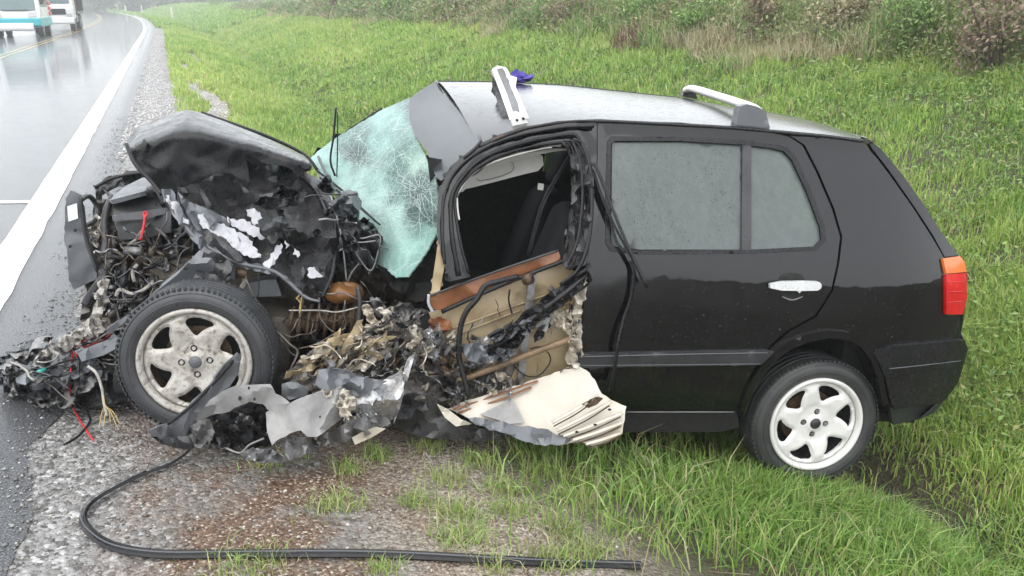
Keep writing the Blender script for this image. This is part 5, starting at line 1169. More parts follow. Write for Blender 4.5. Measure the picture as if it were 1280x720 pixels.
# bumper and lamp debris dragged out to the left, lying on the road edge
LB = [(0, 440), (44, 420), (90, 412), (130, 424), (146, 440), (120, 470), (60, 480), (4, 478)]
GL = lambda z: ('G', z)
sheet('crushed_bumper_beam', [(-6, 452), (16, 440), (40, 434), (66, 426), (86, 414), (104, 410), (96, 422), (70, 436), (44, 446), (10, 462), (-6, 470)], M['slate'], GL([(0, 455, .10), (100, 412, .24)]), crump=.04, wl=14, sp=4, thick=.02, seed=120, jag=1.5)
sheet('crushed_bumper_beam', [(0, 470), (30, 462), (70, 460), (108, 466), (140, 462), (120, 474), (70, 478), (20, 480), (0, 482)], M['grey_plastic'], GL([(0, 475, .06), (130, 465, .12)]), crump=.03, wl=20, sp=4, thick=.03, seed=121, jag=1.5)
sheet('torn_plastic_piece', [(8, 466), (22, 466), (26, 474), (22, 494), (9, 496), (16, 484)], M['greypaint'], GL([(15, 465, .10), (15, 495, .01)]), crump=.02, wl=12, sp=3, seed=122, jag=1)
sheet('torn_plastic_piece', [(34, 500), (48, 494), (62, 493), (70, 502), (66, 508), (52, 510), (40, 506)], M['greypaint'], GL(.03), crump=.035, wl=10, sp=3, seed=123, jag=1)
sheet('torn_plastic_piece', [(76, 472), (98, 462), (118, 462), (124, 474), (112, 488), (96, 494), (90, 508), (76, 510), (70, 500), (80, 490)], M['greypaint'], GL([(80, 465, .16), (80, 505, .02)]), crump=.04, wl=20, sp=4, seed=124, jag=1.5)
sheet('dark_underside', [(0, 470), (120, 466), (150, 440), (160, 500), (100, 512), (60, 498), (10, 492)], M['torn_black'], GL([(0, 480, .02), (150, 450, .10), (150, 500, .03)]), crump=.04, wl=20, sp=6, seed=125)
shards('bumper_scrap', LB, 42, (.04, .16), (8, 22), [M['slate'], M['steel'], M['grey_plastic'], M['greypaint'], M['shred_dark'], M['torn_black'], M['dark_plastic']], 126, 'G', crump=.03, asp=(.25, .6), ang=(-35, 0))
def gwires(name, poly, n, z, L, r, mats, seed, ang=None):
    rg = np.random.default_rng(seed)
    for c in rgn(poly, n, rg):
        a = math.radians(rg.uniform(*(ang or (0, 360)))); p = np.array(c); pts = []; st = rg.uniform(*L) / 5; z0 = rg.uniform(*z)
        for j in range(6): pts.append((p[0], p[1], max(.012, z0 + rg.uniform(-.02, .02)))); a += rg.uniform(-.5, .5); p = p + np.array([math.cos(a), math.sin(a) * .6]) * st
        tube(name, pts, rg.uniform(*r), mats[int(rg.integers(len(mats)))], 'G', n=6, k=4)
gwires('wiring_loom', LB, 26, (.10, .20), (30, 90), (.002, .0045), [M['trim'], M['copper_wire'], M['dark_plastic'], M['steel'], M['fluff']], 127, (-50, 20))
gwires('pinkish_red_wire', [(60, 425), (110, 420), (130, 440), (80, 450)], 7, (.16, .22), (24, 50), (.002, .003), [M['red_wire']], 128, (-60, 20))
tube('connector', [(47, 466, .15), (56, 462, .15)], .010, M['teal_plastic'], 'G', k=1, label='small turquoise cable connector')
tube('loose_black_cable', [(16, 470, .12), (34, 474, .14), (52, 464, .15), (80, 452, .16), (100, 448, .18)], .004, M['trim'], 'G')
tube('hanging_red_wire', [(84, 430, .22), (90, 440, .18), (88, 470, .12), (88, 500, .06), (97, 520, .012), (106, 535, .01), (117, 551, .01)], .0035, M['red_wire'], 'G')
tube('hanging_black_cable', [(98, 450, .2), (98, 480, .12), (94, 500, .06), (110, 518, .015), (112, 528, .012), (98, 545, .012), (80, 556, .012)], .005, M['trim'], 'G')
tube('hanging_wire_loom', [(110, 458, .2), (120, 466, .18), (127, 484, .13), (130, 504, .07), (134, 520, .03)], .006, M['fluff'], 'G')
for i, e in enumerate([(124, 534), (130, 532), (138, 528), (146, 533), (150, 530), (140, 520), (128, 520)]): tube('frayed_yellow_strand', [(127, 484, .13), (131, 505, .07), ((131 + e[0]) / 2 + i % 3, 515, .04), (e[0], e[1], .012)], .0018, M['yellow_wire'], 'G', n=5)
# ---- between wheel and door: suspension, coil, cables
sheet('grey_junction_box', [(300, 356), (330, 350), (345, 349), (352, 370), (325, 371), (306, 374)], M['slate'], ('Q', .52), sp=5, thick=.10, smooth=True, seed=130)
tube('strut_top', [(292, 343, .5), (300, 340, .56), (308, 342, .56)], .022, M['brownpart'], n=12)
tube('strut_top', [(303, 335, .5), (306, 350, .52), (302, 360, .52)], .010, M['shred'], n=8)
hx = []
for i in range(170):                          # coil spring lying on its side
    t = i / 169; a = t * 2 * PI * 8
    c0 = Q([(364, 405)], .50)[0]; c1 = Q([(452, 396)], .46)[0]; ax = c1 - c0; p = c0 + ax * t; p = p + np.array([0, .055 * math.cos(a), .068 * math.sin(a)]); hx.append(p)
tube('coil_spring', L2W(np.array(hx)), .0085, M['brownpart'], world=True, k=1, n=8, label='rusty brown coil spring lying on its side')
c = Q([(364, 404), (452, 396)], .48); tube('spring_bellows', L2W(np.linspace(c[0], c[1], 40)), [.045 if i % 2 else .036 for i in range(40)], M['brownpart'], world=True, k=1, n=14)
tube('anti_roll_bar', [(380, 415, .45), (402, 430, .5), (420, 436, .52), (440, 434, .52)], .016, M['dark_plastic'], n=10)
for pts, r, m in (([(447, 358, .62), (450, 380, .63), (447, 410, .64), (440, 440, .66), (436, 462, .66)], .010, 'dark_plastic'),
                  ([(361, 388, .6), (380, 388, .6), (402, 388, .6), (420, 390, .6), (440, 386, .6), (460, 380, .58)], .003, 'fluff'),
                  ([(308, 350, .62), (318, 372, .63), (334, 392, .64), (342, 410, .64), (345, 424, .64), (335, 430, .64), (322, 429, .64)], .003, 'copper_wire'),
                  ([(346, 414, .6), (362, 430, .62), (372, 440, .62), (364, 460, .64), (360, 470, .64)], .005, 'copper_wire'),
                  ([(373, 436, .62), (395, 430, .62), (420, 416, .62), (432, 410, .62)], .0025, 'copper_wire'),
                  ([(370, 372, .6), (376, 380, .6), (374, 392, .6)], .003, 'yellow_wire'), ([(371, 373, .6), (378, 366, .6), (374, 388, .6)], .003, 'yellow_wire'),
                  ([(399, 372, .6), (400, 395, .6), (410, 410, .6), (418, 415, .6)], .003, 'copper_wire')):
    tube('suspension_cable' if r > .004 else 'thin_wire', pts, r, M[m])
wires('thin_wire', [(300, 340), (350, 370), (460, 380), (480, 420), (380, 460), (330, 420)], 22, (.50, .64), (24, 80), (.0015, .0035), [M['copper_wire'], M['trim'], M['brownpart'], M['steel']], 131, .7)
shards('suspension_scrap', [(340, 340), (470, 350), (480, 400), (470, 440), (380, 460), (340, 440)], 40, (.18, .34), (5, 16), [M['grime'], M['brownpart'], M['shred_dark'], M['torn_black'], M['steel']], 132, crump=.05)
# shredded pale wing and sill metal
PILE = [(380, 440), (400, 432), (440, 420), (470, 398), (500, 385), (540, 400), (565, 430), (575, 470), (555, 500), (505, 500), (470, 480), (430, 478), (390, 480), (360, 470)]
sheet('shredded_wing', [(350, 470), (400, 436), (440, 424), (478, 400), (500, 376), (540, 392), (570, 420), (590, 470), (570, 512), (520, 500), (470, 486), (400, 500)], M['shred_dark'], ('Q', [(360, 470, .70), (480, 400, .53), (570, 450, .70), (480, 490, .80)]), crump=.07, wl=36, sp=7, seed=140, jag=4)
shards('torn_pale_metal', [(370, 450), (440, 418), (480, 400), (490, 440), (440, 470), (380, 478)], 90, (.62, .80), (8, 26), [M['shred'], M['shred'], M['beige'], M['cream'], M['shred_dark']], 141, crump=.03, asp=(.10, .32), ang=(-60, 10))
shards('torn_dark_metal', PILE, 44, (.62, .82), (7, 22), [M['shred_dark'], M['steel'], M['brownpart'], M['silver'], M['shred'], M['shred_dark'], M['torn_black']], 142, crump=.05, asp=(.2, .6))
shards('torn_pale_metal', [(470, 390), (500, 376), (560, 420), (580, 470), (540, 500), (470, 480)], 58, (.74, .86), (4, 16), [M['shred'], M['silver'], M['cream'], M['shred_dark'], M['steel']], 143, crump=.04, asp=(.15, .5))
for i, (pl, l, m) in enumerate([([(536, 400), (548, 396), (562, 400), (566, 412), (550, 420), (540, 424), (536, 412)], .80, 'rust'), ([(528, 415), (538, 408), (552, 428), (562, 426), (572, 432), (548, 446), (532, 448), (524, 440)], .84, 'silver'),
                                ([(555, 470), (566, 478), (572, 492), (566, 506), (552, 498), (548, 480)], .84, 'dark_plastic'), ([(520, 455), (526, 462), (548, 480), (540, 482), (524, 470), (517, 460)], .86, 'dark_plastic'),
                                ([(577, 430), (610, 430), (616, 446), (590, 452), (578, 440)], .84, 'slate'), ([(462, 372), (474, 372), (482, 384), (500, 382), (512, 378), (508, 390), (488, 400), (470, 394)], .66, 'steel'),
                                ([(452, 384), (462, 382), (474, 404), (480, 414), (470, 412), (458, 398)], .68, 'shred')]):
    sheet('bent_bracket', pl, M[m], ('Q', l), crump=.04, wl=12, sp=3, seed=150 + i, jag=1.5)
wires('tangled_strip', PILE, 26, (.78, .88), (18, 50), (.002, .005), [M['steel'], M['shred'], M['trim'], M['copper_wire']], 144, .8)
sheet('torn_metal_spike', [(503, 470), (510, 448), (520, 440), (516, 452), (508, 480), (500, 510), (492, 530), (496, 500)], M['silver'], ('Q', .92), crump=.03, sp=3, seed=151)
# ---- lower front wing skins lying against the ground
LWc = [(340, 510, .98), (250, 520, .95), (420, 530, 1.02), (500, 450, .90), (480, 530, .98), (360, 575, 1.10), (300, 550, 1.0)]
sheet('crumpled_wing_skin', [(244, 508), (252, 500), (270, 492), (292, 483), (312, 481), (338, 480), (344, 492), (356, 498), (362, 503), (350, 512), (334, 512), (328, 505), (312, 502), (298, 508), (282, 516), (262, 520), (246, 526), (248, 516)], M['greypaint'], ('Q', LWc), crump=.04, wl=44, sp=6, thick=.004, seed=160, jag=1, label='light grey torn wing edge with punched holes')
for u, v, s in ((300, 498, 3.2), (311, 485, 2), (318, 499, 2.2), (400, 521, 1.6)): sheet('punched_hole', smoothpoly([(u - s, v), (u, v - s * 1.3), (u + s, v), (u, v + s * 1.3)], 2), M['dark'], ('Q', [(a, b, c + .045) for a, b, c in LWc]), sp=2, thick=.001)
sheet('crumpled_wing_skin', [(332, 516), (345, 506), (362, 504), (384, 494), (404, 488), (420, 486), (440, 488), (448, 500), (444, 514), (424, 526), (408, 538), (396, 546), (384, 546), (376, 538), (362, 542), (350, 548), (340, 557), (334, 540)], M['greypaint'], ('Q', LWc), crump=.05, wl=80, sp=8, thick=.004, seed=161, jag=1.2, label='large grey crumpled wing panel')
sheet('crumpled_wing_skin', [(228, 530), (238, 532), (252, 524), (262, 524), (268, 540), (262, 556), (250, 560), (232, 552)], M['greypaint'], ('Q', LWc), crump=.05, wl=16, sp=4, seed=162, jag=1.5)
sheet('crumpled_wing_skin', [(300, 566), (316, 560), (340, 562), (360, 574), (356, 578), (330, 578), (306, 574)], M['steel'], ('Q', [(a, b, c + .03) for a, b, c in LWc]), crump=.03, wl=22, sp=4, seed=163)
sheet('crumpled_wing_skin', [(352, 556), (366, 546), (390, 548), (410, 540), (430, 530), (444, 520), (462, 512), (480, 520), (488, 530), (470, 540), (440, 553), (420, 552), (398, 560), (376, 572), (362, 576), (356, 568)], M['steel'], ('Q', [(a, b, c - .02) for a, b, c in LWc]), crump=.06, wl=46, sp=7, seed=164, jag=1.5)
sheet('pale_torn_edge', [(440, 547), (452, 541), (470, 534), (482, 536), (466, 546), (444, 556)], M['cream'], ('Q', 1.0), crump=.02, sp=4, seed=165)
sheet('crumpled_wing_skin', [(398, 462), (412, 460), (436, 463), (446, 470), (470, 474), (484, 476), (468, 486), (446, 496), (430, 490), (404, 488), (394, 480)], M['slate'], ('Q', [(a, b, c + .02) for a, b, c in LWc]), crump=.03, wl=36, sp=5, seed=166, label='slate blue torn sheet lying over the grey panel')
sheet('crumpled_wing_skin', [(442, 492), (462, 484), (482, 474), (500, 462), (508, 470), (502, 492), (494, 516), (486, 532), (466, 528), (452, 520), (440, 512)], M['silver'], ('Q', LWc), crump=.08, wl=30, sp=5, seed=167, jag=2, label='shiny crumpled silver sheet')
sheet('flaking_pale_patch', [(400, 490), (412, 486), (436, 488), (444, 502), (440, 520), (430, 526), (424, 514), (416, 500)], M['cream'], ('Q', [(a, b, c + .035) for a, b, c in LWc]), crump=.035, wl=10, sp=3, thick=.002, seed=168, jag=3)
sheet('grey_sliver', [(352, 480), (366, 476), (386, 486), (384, 494), (362, 500), (352, 494)], M['slate'], ('Q', .93), crump=.02, sp=4, seed=169)
sheet('wing_cavity', [(250, 524), (290, 512), (330, 508), (336, 545), (345, 560), (300, 566), (262, 556)], M['dark'], ('Q', .86), crump=.06, wl=22, sp=5, seed=170)
shards('cavity_scrap', [(262, 526), (326, 512), (334, 550), (280, 562)], 16, (.88, .93), (5, 16), [M['torn_black'], M['dark_plastic'], M['grime'], M['steel']], 171, crump=.04)
shards('lower_scrap', [(380, 500), (480, 500), (500, 535), (400, 560)], 12, (.95, 1.02), (5, 14), [M['greypaint'], M['steel'], M['silver'], M['shred']], 172, crump=.04)
tube('torn_edge_curl', [(282, 560, .98), (300, 566, 1.0), (312, 556, 1.0), (330, 548, 1.0)], .004, M['greypaint'])
# black plastic blade across the front wheel
sheet('plastic_arch_blade', [(296, 440), (302, 446), (298, 466), (286, 484), (262, 500), (246, 520), (232, 545), (190, 546), (186, 538), (212, 528), (238, 506), (262, 480), (280, 456)], M['grey_plastic'], ('Q', [(298, 445, 1.0), (200, 540, 1.0)]), crump=.02, wl=60, sp=6, thick=.008, seed=175, smooth=True, label='grey plastic arch liner strip lying across the wheel')
tube('blade_edge', [(298, 442, 1.012), (282, 462, 1.012), (262, 484, 1.012), (238, 508, 1.012), (210, 530, 1.01)], .006, M['trim'])
sheet('plastic_arch_blade', [(190, 546), (240, 545), (262, 558), (230, 562), (204, 556)], M['dark_plastic'], ('Q', 1.0), crump=.03, sp=6, seed=176)
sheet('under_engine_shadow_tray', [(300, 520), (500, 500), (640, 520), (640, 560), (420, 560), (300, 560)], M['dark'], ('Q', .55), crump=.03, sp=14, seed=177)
sheet('torn_sill_skin', [(492, 500), (510, 492), (530, 490), (548, 500), (560, 512), (575, 524), (600, 535), (640, 545), (600, 552), (540, 548), (500, 538), (488, 520)], M['torn_black'], ('Q', .88), crump=.04, wl=60, sp=9, seed=178)
# ---- what is left of the front door
dp = sheet('door_inner_panel', [(536, 390), (552, 386), (700, 326), (735, 338), (729, 368), (724, 400), (724, 460), (700, 470), (640, 490), (566, 505), (556, 470), (548, 430)], M['beige'], ('Q', [(540, 400, .74), (720, 400, .77), (560, 500, .80)]), crump=.012, wl=50, sp=6, thick=.006, seed=180, smooth=True, label='stripped beige inner panel of the front door')
sheet('door_top_rail', [(534, 372), (580, 354), (640, 334), (698, 314), (702, 324), (660, 340), (600, 365), (550, 388), (540, 386)], M['rust'], ('Q', [(540, 380, .80), (700, 320, .80)]), crump=.01, wl=40, sp=5, thick=.016, seed=181, smooth=True, label='rusty orange top rail of the front door')
tube('door_rail_lip', [(534, 371, .815), (590, 350, .815), (650, 329, .815), (698, 313, .815)], .005, M['dark_plastic'])
tube('window_slot_seal', [(552, 390, .81), (600, 368, .815), (650, 347, .815), (700, 328, .815), (716, 322, .81)], .009, M['trim'])
for q in ([(560, 412, .765), (600, 398, .77), (650, 380, .775), (690, 366, .78)], [(566, 420, .765), (604, 405, .77), (650, 388, .775)]): tube('pressed_bead', q, .006, M['beige'], parent=dp, flat=.5)
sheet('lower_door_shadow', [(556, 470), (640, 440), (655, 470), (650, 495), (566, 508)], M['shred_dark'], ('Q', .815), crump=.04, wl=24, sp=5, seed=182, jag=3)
tube('door_crash_bar', [(572, 476, .85), (600, 466, .86), (650, 447, .86), (712, 424, .85)], .014, M['bar'], n=12, label='round brownish crash bar')
sheet('regulator_channel', [(662, 345), (671, 343), (662, 410), (656, 474), (647, 476), (653, 410)], M['steel'], ('Q', .81), sp=4, thick=.018, seed=183)
tube('regulator_motor', [(656, 350, .82), (664, 348, .84)], .022, M['brownpart'], n=12, k=1)
tube('black_window_channel', [(733, 342, .87), (712, 360, .88), (680, 384, .88), (650, 408, .88), (630, 424, .88), (604, 446, .87)], [.012, .020, .024, .022, .020, .012], M['trim'], flat=.5, n=10, label='black window guide sagging diagonally across the panel')
tube('black_window_channel', [(738, 330, .85), (716, 352, .86), (690, 372, .86), (664, 392, .86)], .010, M['trim'], flat=.5)
shards('torn_rubber_piece', [(600, 430), (660, 395), (672, 405), (612, 450)], 14, (.86, .91), (5, 13), [M['trim'], M['slate'], M['dark_plastic']], 184, crump=.03, asp=(.2, .5), ang=(-50, -25))
tube('bent_black_pipe', [(648, 346, .86), (622, 352, .88), (606, 358, .89), (596, 374, .9), (584, 388, .9), (577, 404, .9), (574, 424, .9), (574, 448, .9), (580, 472, .91), (586, 496, .92)], .011, M['trim'], n=10, label='bent black pipe hanging in front of the door panel')
tube('door_cable', [(637, 362, .84), (636, 376, .84), (640, 392, .84)], .0035, M['trim'])
tube('door_cable', [(632, 436, .84), (640, 452, .86), (654, 468, .86), (672, 470, .86), (686, 456, .86), (687, 444, .86), (676, 434, .86), (662, 436, .85)], .003, M['trim'])
for i, (pl, m) in enumerate([([(667, 420), (680, 396), (690, 394), (688, 404), (676, 424), (668, 428)], 'dark_plastic'), ([(672, 410), (684, 396), (689, 398), (680, 414)], 'primer'), ([(690, 384), (704, 388), (708, 408), (698, 410), (690, 404)], 'cream'), ([(704, 388), (714, 386), (714, 412), (707, 414)], 'shred'),
                             ([(694, 376), (708, 370), (714, 378), (700, 386)], 'beige'), ([(612, 420), (640, 404), (646, 410), (620, 428)], 'dark_plastic')]):
    sheet('door_latch' if i < 3 else 'latch_bracket', pl, M[m], ('Q', .83 + .008 * i), crump=.02, wl=10, sp=3, thick=.01, seed=190 + i)
sheet('torn_door_edge', [(722, 358), (733, 347), (731, 370), (727, 400), (727, 455), (718, 462), (708, 452), (712, 420), (706, 408), (716, 390)], M['cream'], ('Q', .85), crump=.04, wl=14, sp=4, seed=196, jag=2)
shards('door_edge_scrap', [(690, 360), (728, 352), (722, 440), (690, 420)], 16, (.82, .86), (3, 9), [M['beige'], M['shred'], M['brownpart'], M['cream'], M['shred_dark']], 197)
sheet('pillar_trim_strip', [(548, 300), (557, 298), (556, 330), (549, 368), (538, 374), (542, 340)], M['beige'], ('Q', .80), crump=.015, sp=4, thick=.012, seed=198, label='torn beige strip of the windscreen pillar')
sheet('pillar_trim_strip', [(560, 308), (572, 318), (574, 346), (562, 352), (556, 350)], M['slate'], ('Q', .80), crump=.03, wl=10, sp=4, seed=199)
tube('pillar_trim_strip', [(536, 368, .82), (536, 380, .82), (541, 390, .82)], .006, M['primer'])
tube('lower_hinge', [(612, 464, .84), (606, 492, .85)], .013, M['dark_plastic'])
# sill flap torn outward, resting toward the grass
FL = [(560, 510, .86), (723, 457, .84), (783, 508, .98), (744, 559, 1.06), (635, 541, 1.0), (581, 522, .94), (740, 480, .90)]
sheet('folded_out_sill_flap', [(560, 511), (580, 502), (620, 490), (670, 474), (700, 464), (723, 457), (737, 466), (746, 480), (752, 492), (764, 500), (783, 508), (781, 524), (778, 541), (762, 551), (744, 559), (728, 552), (713, 553), (696, 556), (676, 555), (655, 548), (635, 541), (610, 530), (590, 524)], M['cream'], ('Q', FL), crump=.022, wl=70, sp=6, thick=.005, seed=200, smooth=True, jag=1, label='cream door bottom folded outward above the grass')
for q in ([(566, 512, .90), (620, 494, .89), (672, 476, .87)], [(572, 516, .91), (626, 499, .90), (664, 484, .88)]): tube('flap_pressing', q, .006, M['rust'], flat=.5)
sheet('dark_flap_edge', [(580, 520), (600, 522), (640, 530), (660, 532), (690, 540), (714, 550), (700, 556), (676, 556), (650, 550), (625, 540), (600, 532)], M['slate'], ('Q', [(a, b, c + .022) for a, b, c in FL]), crump=.02, wl=30, sp=6, seed=201, jag=2)
sheet('grey_flap_triangle', [(600, 518), (640, 498), (648, 512), (656, 528), (638, 530)], M['greypaint'], ('Q', [(a, b, c + .012) for a, b, c in FL]), sp=5, thick=.002, seed=202)
sheet('pale_flap_tip', [(546, 505), (560, 512), (576, 524), (590, 530), (570, 533), (556, 522)], M['cream'], ('Q', .96), crump=.02, sp=4, seed=203)
for i, (a, b) in enumerate([((690, 528), (748, 494)), ((696, 538), (764, 502)), ((704, 545), (778, 516)), ((716, 550), (778, 528)), ((732, 555), (776, 541))]):
    tube('flap_rib', [(a[0], a[1], 1.035 + .008 * i), ((a[0] + b[0]) / 2, (a[1] + b[1]) / 2 + 1, 1.03 + .01 * i), (b[0], b[1], 1.0 + .012 * i)], .010, M['cream'], flat=.55)
    tube('flap_groove', [(a[0] + 2, a[1] + 5, 1.03 + .008 * i), ((a[0] + b[0]) / 2 + 2, (a[1] + b[1]) / 2 + 6, 1.025 + .01 * i), (b[0] - 2, b[1] + 5, .995 + .012 * i)], .004, M['brownpart'], flat=.5)
sheet('flap_dark_slot', [(728, 506), (744, 496), (754, 498), (746, 506), (736, 510)], M['brownpart'], ('Q', 1.03), crump=.02, wl=8, sp=3, seed=204)
for u, v in ((744, 531), (721, 540), (762, 512)): sheet('punched_hole', smoothpoly([(u - 3, v), (u, v - 2), (u + 3, v), (u, v + 2)], 1), M['dark'], ('Q', 1.075), sp=2, thick=.001)
# loose scraps along the waistline of the tear
wires('thin_wire', [(560, 400), (720, 360), (720, 460), (570, 500)], 12, (.82, .88), (20, 60), (.0015, .003), [M['trim'], M['copper_wire'], M['steel']], 205, .7)

shards('torn_door_scrap', [(545, 415), (600, 412), (618, 450), (645, 480), (640, 492), (562, 504)], 46, (.84, .90), (4, 13), [M['silver'], M['steel'], M['shred'], M['brownpart'], M['shred_dark'], M['slate'], M['cream']], 210, crump=.05, asp=(.3, .8))
sheet('sagging_window_guide', [(733, 338), (741, 350), (700, 384), (668, 406), (642, 440), (624, 450), (606, 447), (616, 430), (650, 396), (690, 364)], M['trim'], ('Q', .885), crump=.03, wl=26, sp=5, thick=.01, seed=211)
shards('guide_flake', [(612, 430), (650, 404), (664, 414), (630, 452)], 9, (.90, .93), (5, 13), [M['slate'], M['grey_plastic'], M['trim']], 212, crump=.02, asp=(.2, .5), ang=(-50, -25))
sheet('door_skin_remnant', [(577, 430), (606, 428), (640, 438), (634, 452), (600, 456), (584, 450)], M['slate'], ('Q', .90), crump=.03, wl=20, sp=4, seed=213, jag=1.5)

# ================================================================== loose things round the car
BASE = np.array([0., 0., 0.])
def gz(u, v):                                   # ground height seen through a pixel
    z = -.05
    for _ in range(5):
        p = G([(u, v)], z)[0]; s, d = XY2SD(p[0], p[1]); z = float(hgt(np.array(s), np.array(d)))
    return z
pts = [(275, 528), (252, 556), (222, 574), (180, 592), (140, 612), (112, 630), (103, 648), (116, 668), (146, 684), (200, 692), (280, 692), (380, 691), (480, 692), (600, 698), (700, 703), (800, 706)]
W_ = np.array([np.append(G([(u, v)], gz(u, v) + .018)[0][:2], max(gz(u, v), -.5) + .016 + (.10 if i == 0 else .04 if i == 1 else .0)) for i, (u, v) in enumerate(pts)])
Pc = catmull(W_, 10)
def strip_geo(P, w, h, off=0.0, up=0.0):
    T = np.gradient(P, axis=0); T /= np.linalg.norm(T, axis=1)[:, None]; N = np.cross(T, [0, 0, 1.]); N /= np.linalg.norm(N, axis=1)[:, None]
    tw = np.linspace(.7, .35, len(P))[:, None]; U = np.array([0, 0, 1.]) * np.cos(tw) + N * np.sin(tw); R_ = N * np.cos(tw) - np.array([0, 0, 1.]) * np.sin(tw)
    c = P + N * off + np.array([0, 0, up]); V = []; cs = [(-w, -h), (w, -h), (w, h * .4), (w * .3, h), (-w * .5, h * .5), (-w, h)]
    for i in range(len(P)): V += [c[i] + R_[i] * a + U[i] * b for a, b in cs]
    k = len(cs); Fc = [(i * k + j, i * k + (j + 1) % k, (i + 1) * k + (j + 1) % k, (i + 1) * k + j) for i in range(len(P) - 1) for j in range(k)]
    Fc += [tuple(range(k))[::-1], tuple(range((len(P) - 1) * k, len(P) * k))]; return V, Fc
b0 = W_[8]; rt = empty('door_trim_strip', tuple(map(float, b0)), 'long black rubber trim strip bent in a hook on the gravel', 'trim strip')
BASE = np.array(b0)
V, Fc = strip_geo(Pc, .013, .0045); o = link('rubber_profile', mesh('rubber_profile', np.array(V) - BASE, Fc), M['trim'], rt)
V, Fc = strip_geo(Pc, .0018, .0015, .004, .012); link('bright_bead', mesh('bright_bead', np.array(V) - BASE, Fc), M['grey_plastic'], rt)
tube('rubber_lip', Pc[30:] + np.array([0, 0, .004]) + np.array([.004, .012, 0]), .004, M['trim'], parent=rt, world=True, k=1, n=6)
# cloth lying on the far side of the roof
cpos = L2W(Q([(648, 101)], -.48))[0]
V = []; Fc = []; rg = np.random.default_rng(9)
for i in range(14):
    for j in range(20):
        t = i / 13; a = 2 * PI * j / 20; r = .06 * math.sin(PI * (.06 + .92 * t)) * (1 + .22 * math.sin(3 * a + 4 * t) + .1 * rg.normal()); V.append((r * 1.15 * math.cos(a), r * .8 * math.sin(a), (.02 + .055 * t) * (1 + .1 * rg.normal())))
for i in range(13):
    for j in range(20): Fc.append((i * 20 + j, i * 20 + (j + 1) % 20, (i + 1) * 20 + (j + 1) % 20, (i + 1) * 20 + j))
V = np.array(V); V[:, 2] -= .03
o = link('cloth_bundle', mesh('cloth_bundle', V, Fc), M['cloth']); o.location = tuple(map(float, cpos)); tag(o, 'crumpled violet blue cloth behind the front roof crossbar', 'cloth')
# scraps on the ground
def scrap(name, u, v, r, m, label, cat, seed):
    rg = np.random.default_rng(seed); z = gz(u, v) + .006; c = G([(u, v)], z)[0]; pl = [(r * rg.uniform(.6, 1.2) * math.cos(a), r * rg.uniform(.5, 1) * math.sin(a)) for a in np.linspace(0, 2 * PI, 7, endpoint=False)]
    V2, Fc = tri2d(pl, [], r / 3, 0, rg); P = np.stack([V2[:, 0], V2[:, 1], folds(V2, r * .3, r, rg) + r * .12], 1)
    o = link(name, mesh(name, P, Fc), m); s = o.modifiers.new('t', 'SOLIDIFY'); s.thickness = .002; o.location = tuple(map(float, c)); tag(o, label, cat)
scrap('white_plastic_shard', 842, 541, .022, M['white_plastic'], 'small white plastic shard in the grass below the sill', 'debris', 1)
scrap('grey_plastic_shard', 396, 580, .018, M['greypaint'], 'little grey plastic chip on the dirt under the grey wing panel', 'debris', 2)
# the thin stick leaning out of the grass in front of the car
for u, v, du, dv_, lab in ((545, 592, -26, -52, 'thin dry stick leaning left below the torn sill'), (640, 590, -10, -28, 'short pale twig in the grass right of the leaning stick')):
    z = gz(u, v); a = G([(u, v)], z)[0]; r_ = rays([(u + du * .5, v + dv_ * .5)])[0]; t = a[1] / r_[1]; b = CAM + r_ * t * .985
    BASE = a; o = tube('dry_stick', [a, (a + b) / 2 + np.array([.004, 0, .003]), b], .0022, M['fluff'], parent=None, world=True, n=6)
    o.parent = None; o.location = tuple(map(float, a)); tag(o, lab, 'stick')
BASE = np.array([0., 0., 0.])

# crumbs of safety glass and flakes strewn round the wreck
rg = np.random.default_rng(55); n = 900; uv = np.stack([rg.uniform(150, 800, n), rg.uniform(555, 715, n)], 1); P = G(uv, -.06); s, d = XY2SD(P[:, 0], P[:, 1]); k = rg.random(n) < np.exp(-((uv[:, 1] - 560) / 60) ** 2); 
pebbles('glass_crumbs', s[k], d[k], rg.uniform(.002, .0045, k.sum()), pal(k.sum(), [(.45, .6, .57), (.6, .68, .66), (.05, .05, .05), (.5, .1, .05)], [3, 3, 3, .3], rg), 56)
# ================================================================== vehicles waiting on the opposite lane
def vroot(name, s, d, label, cat):
    x, y = SD(s, d); h = float(np.interp(s, SS, HD)); return empty(name, (float(x), float(y), 0), label, cat, rz=h + PI)
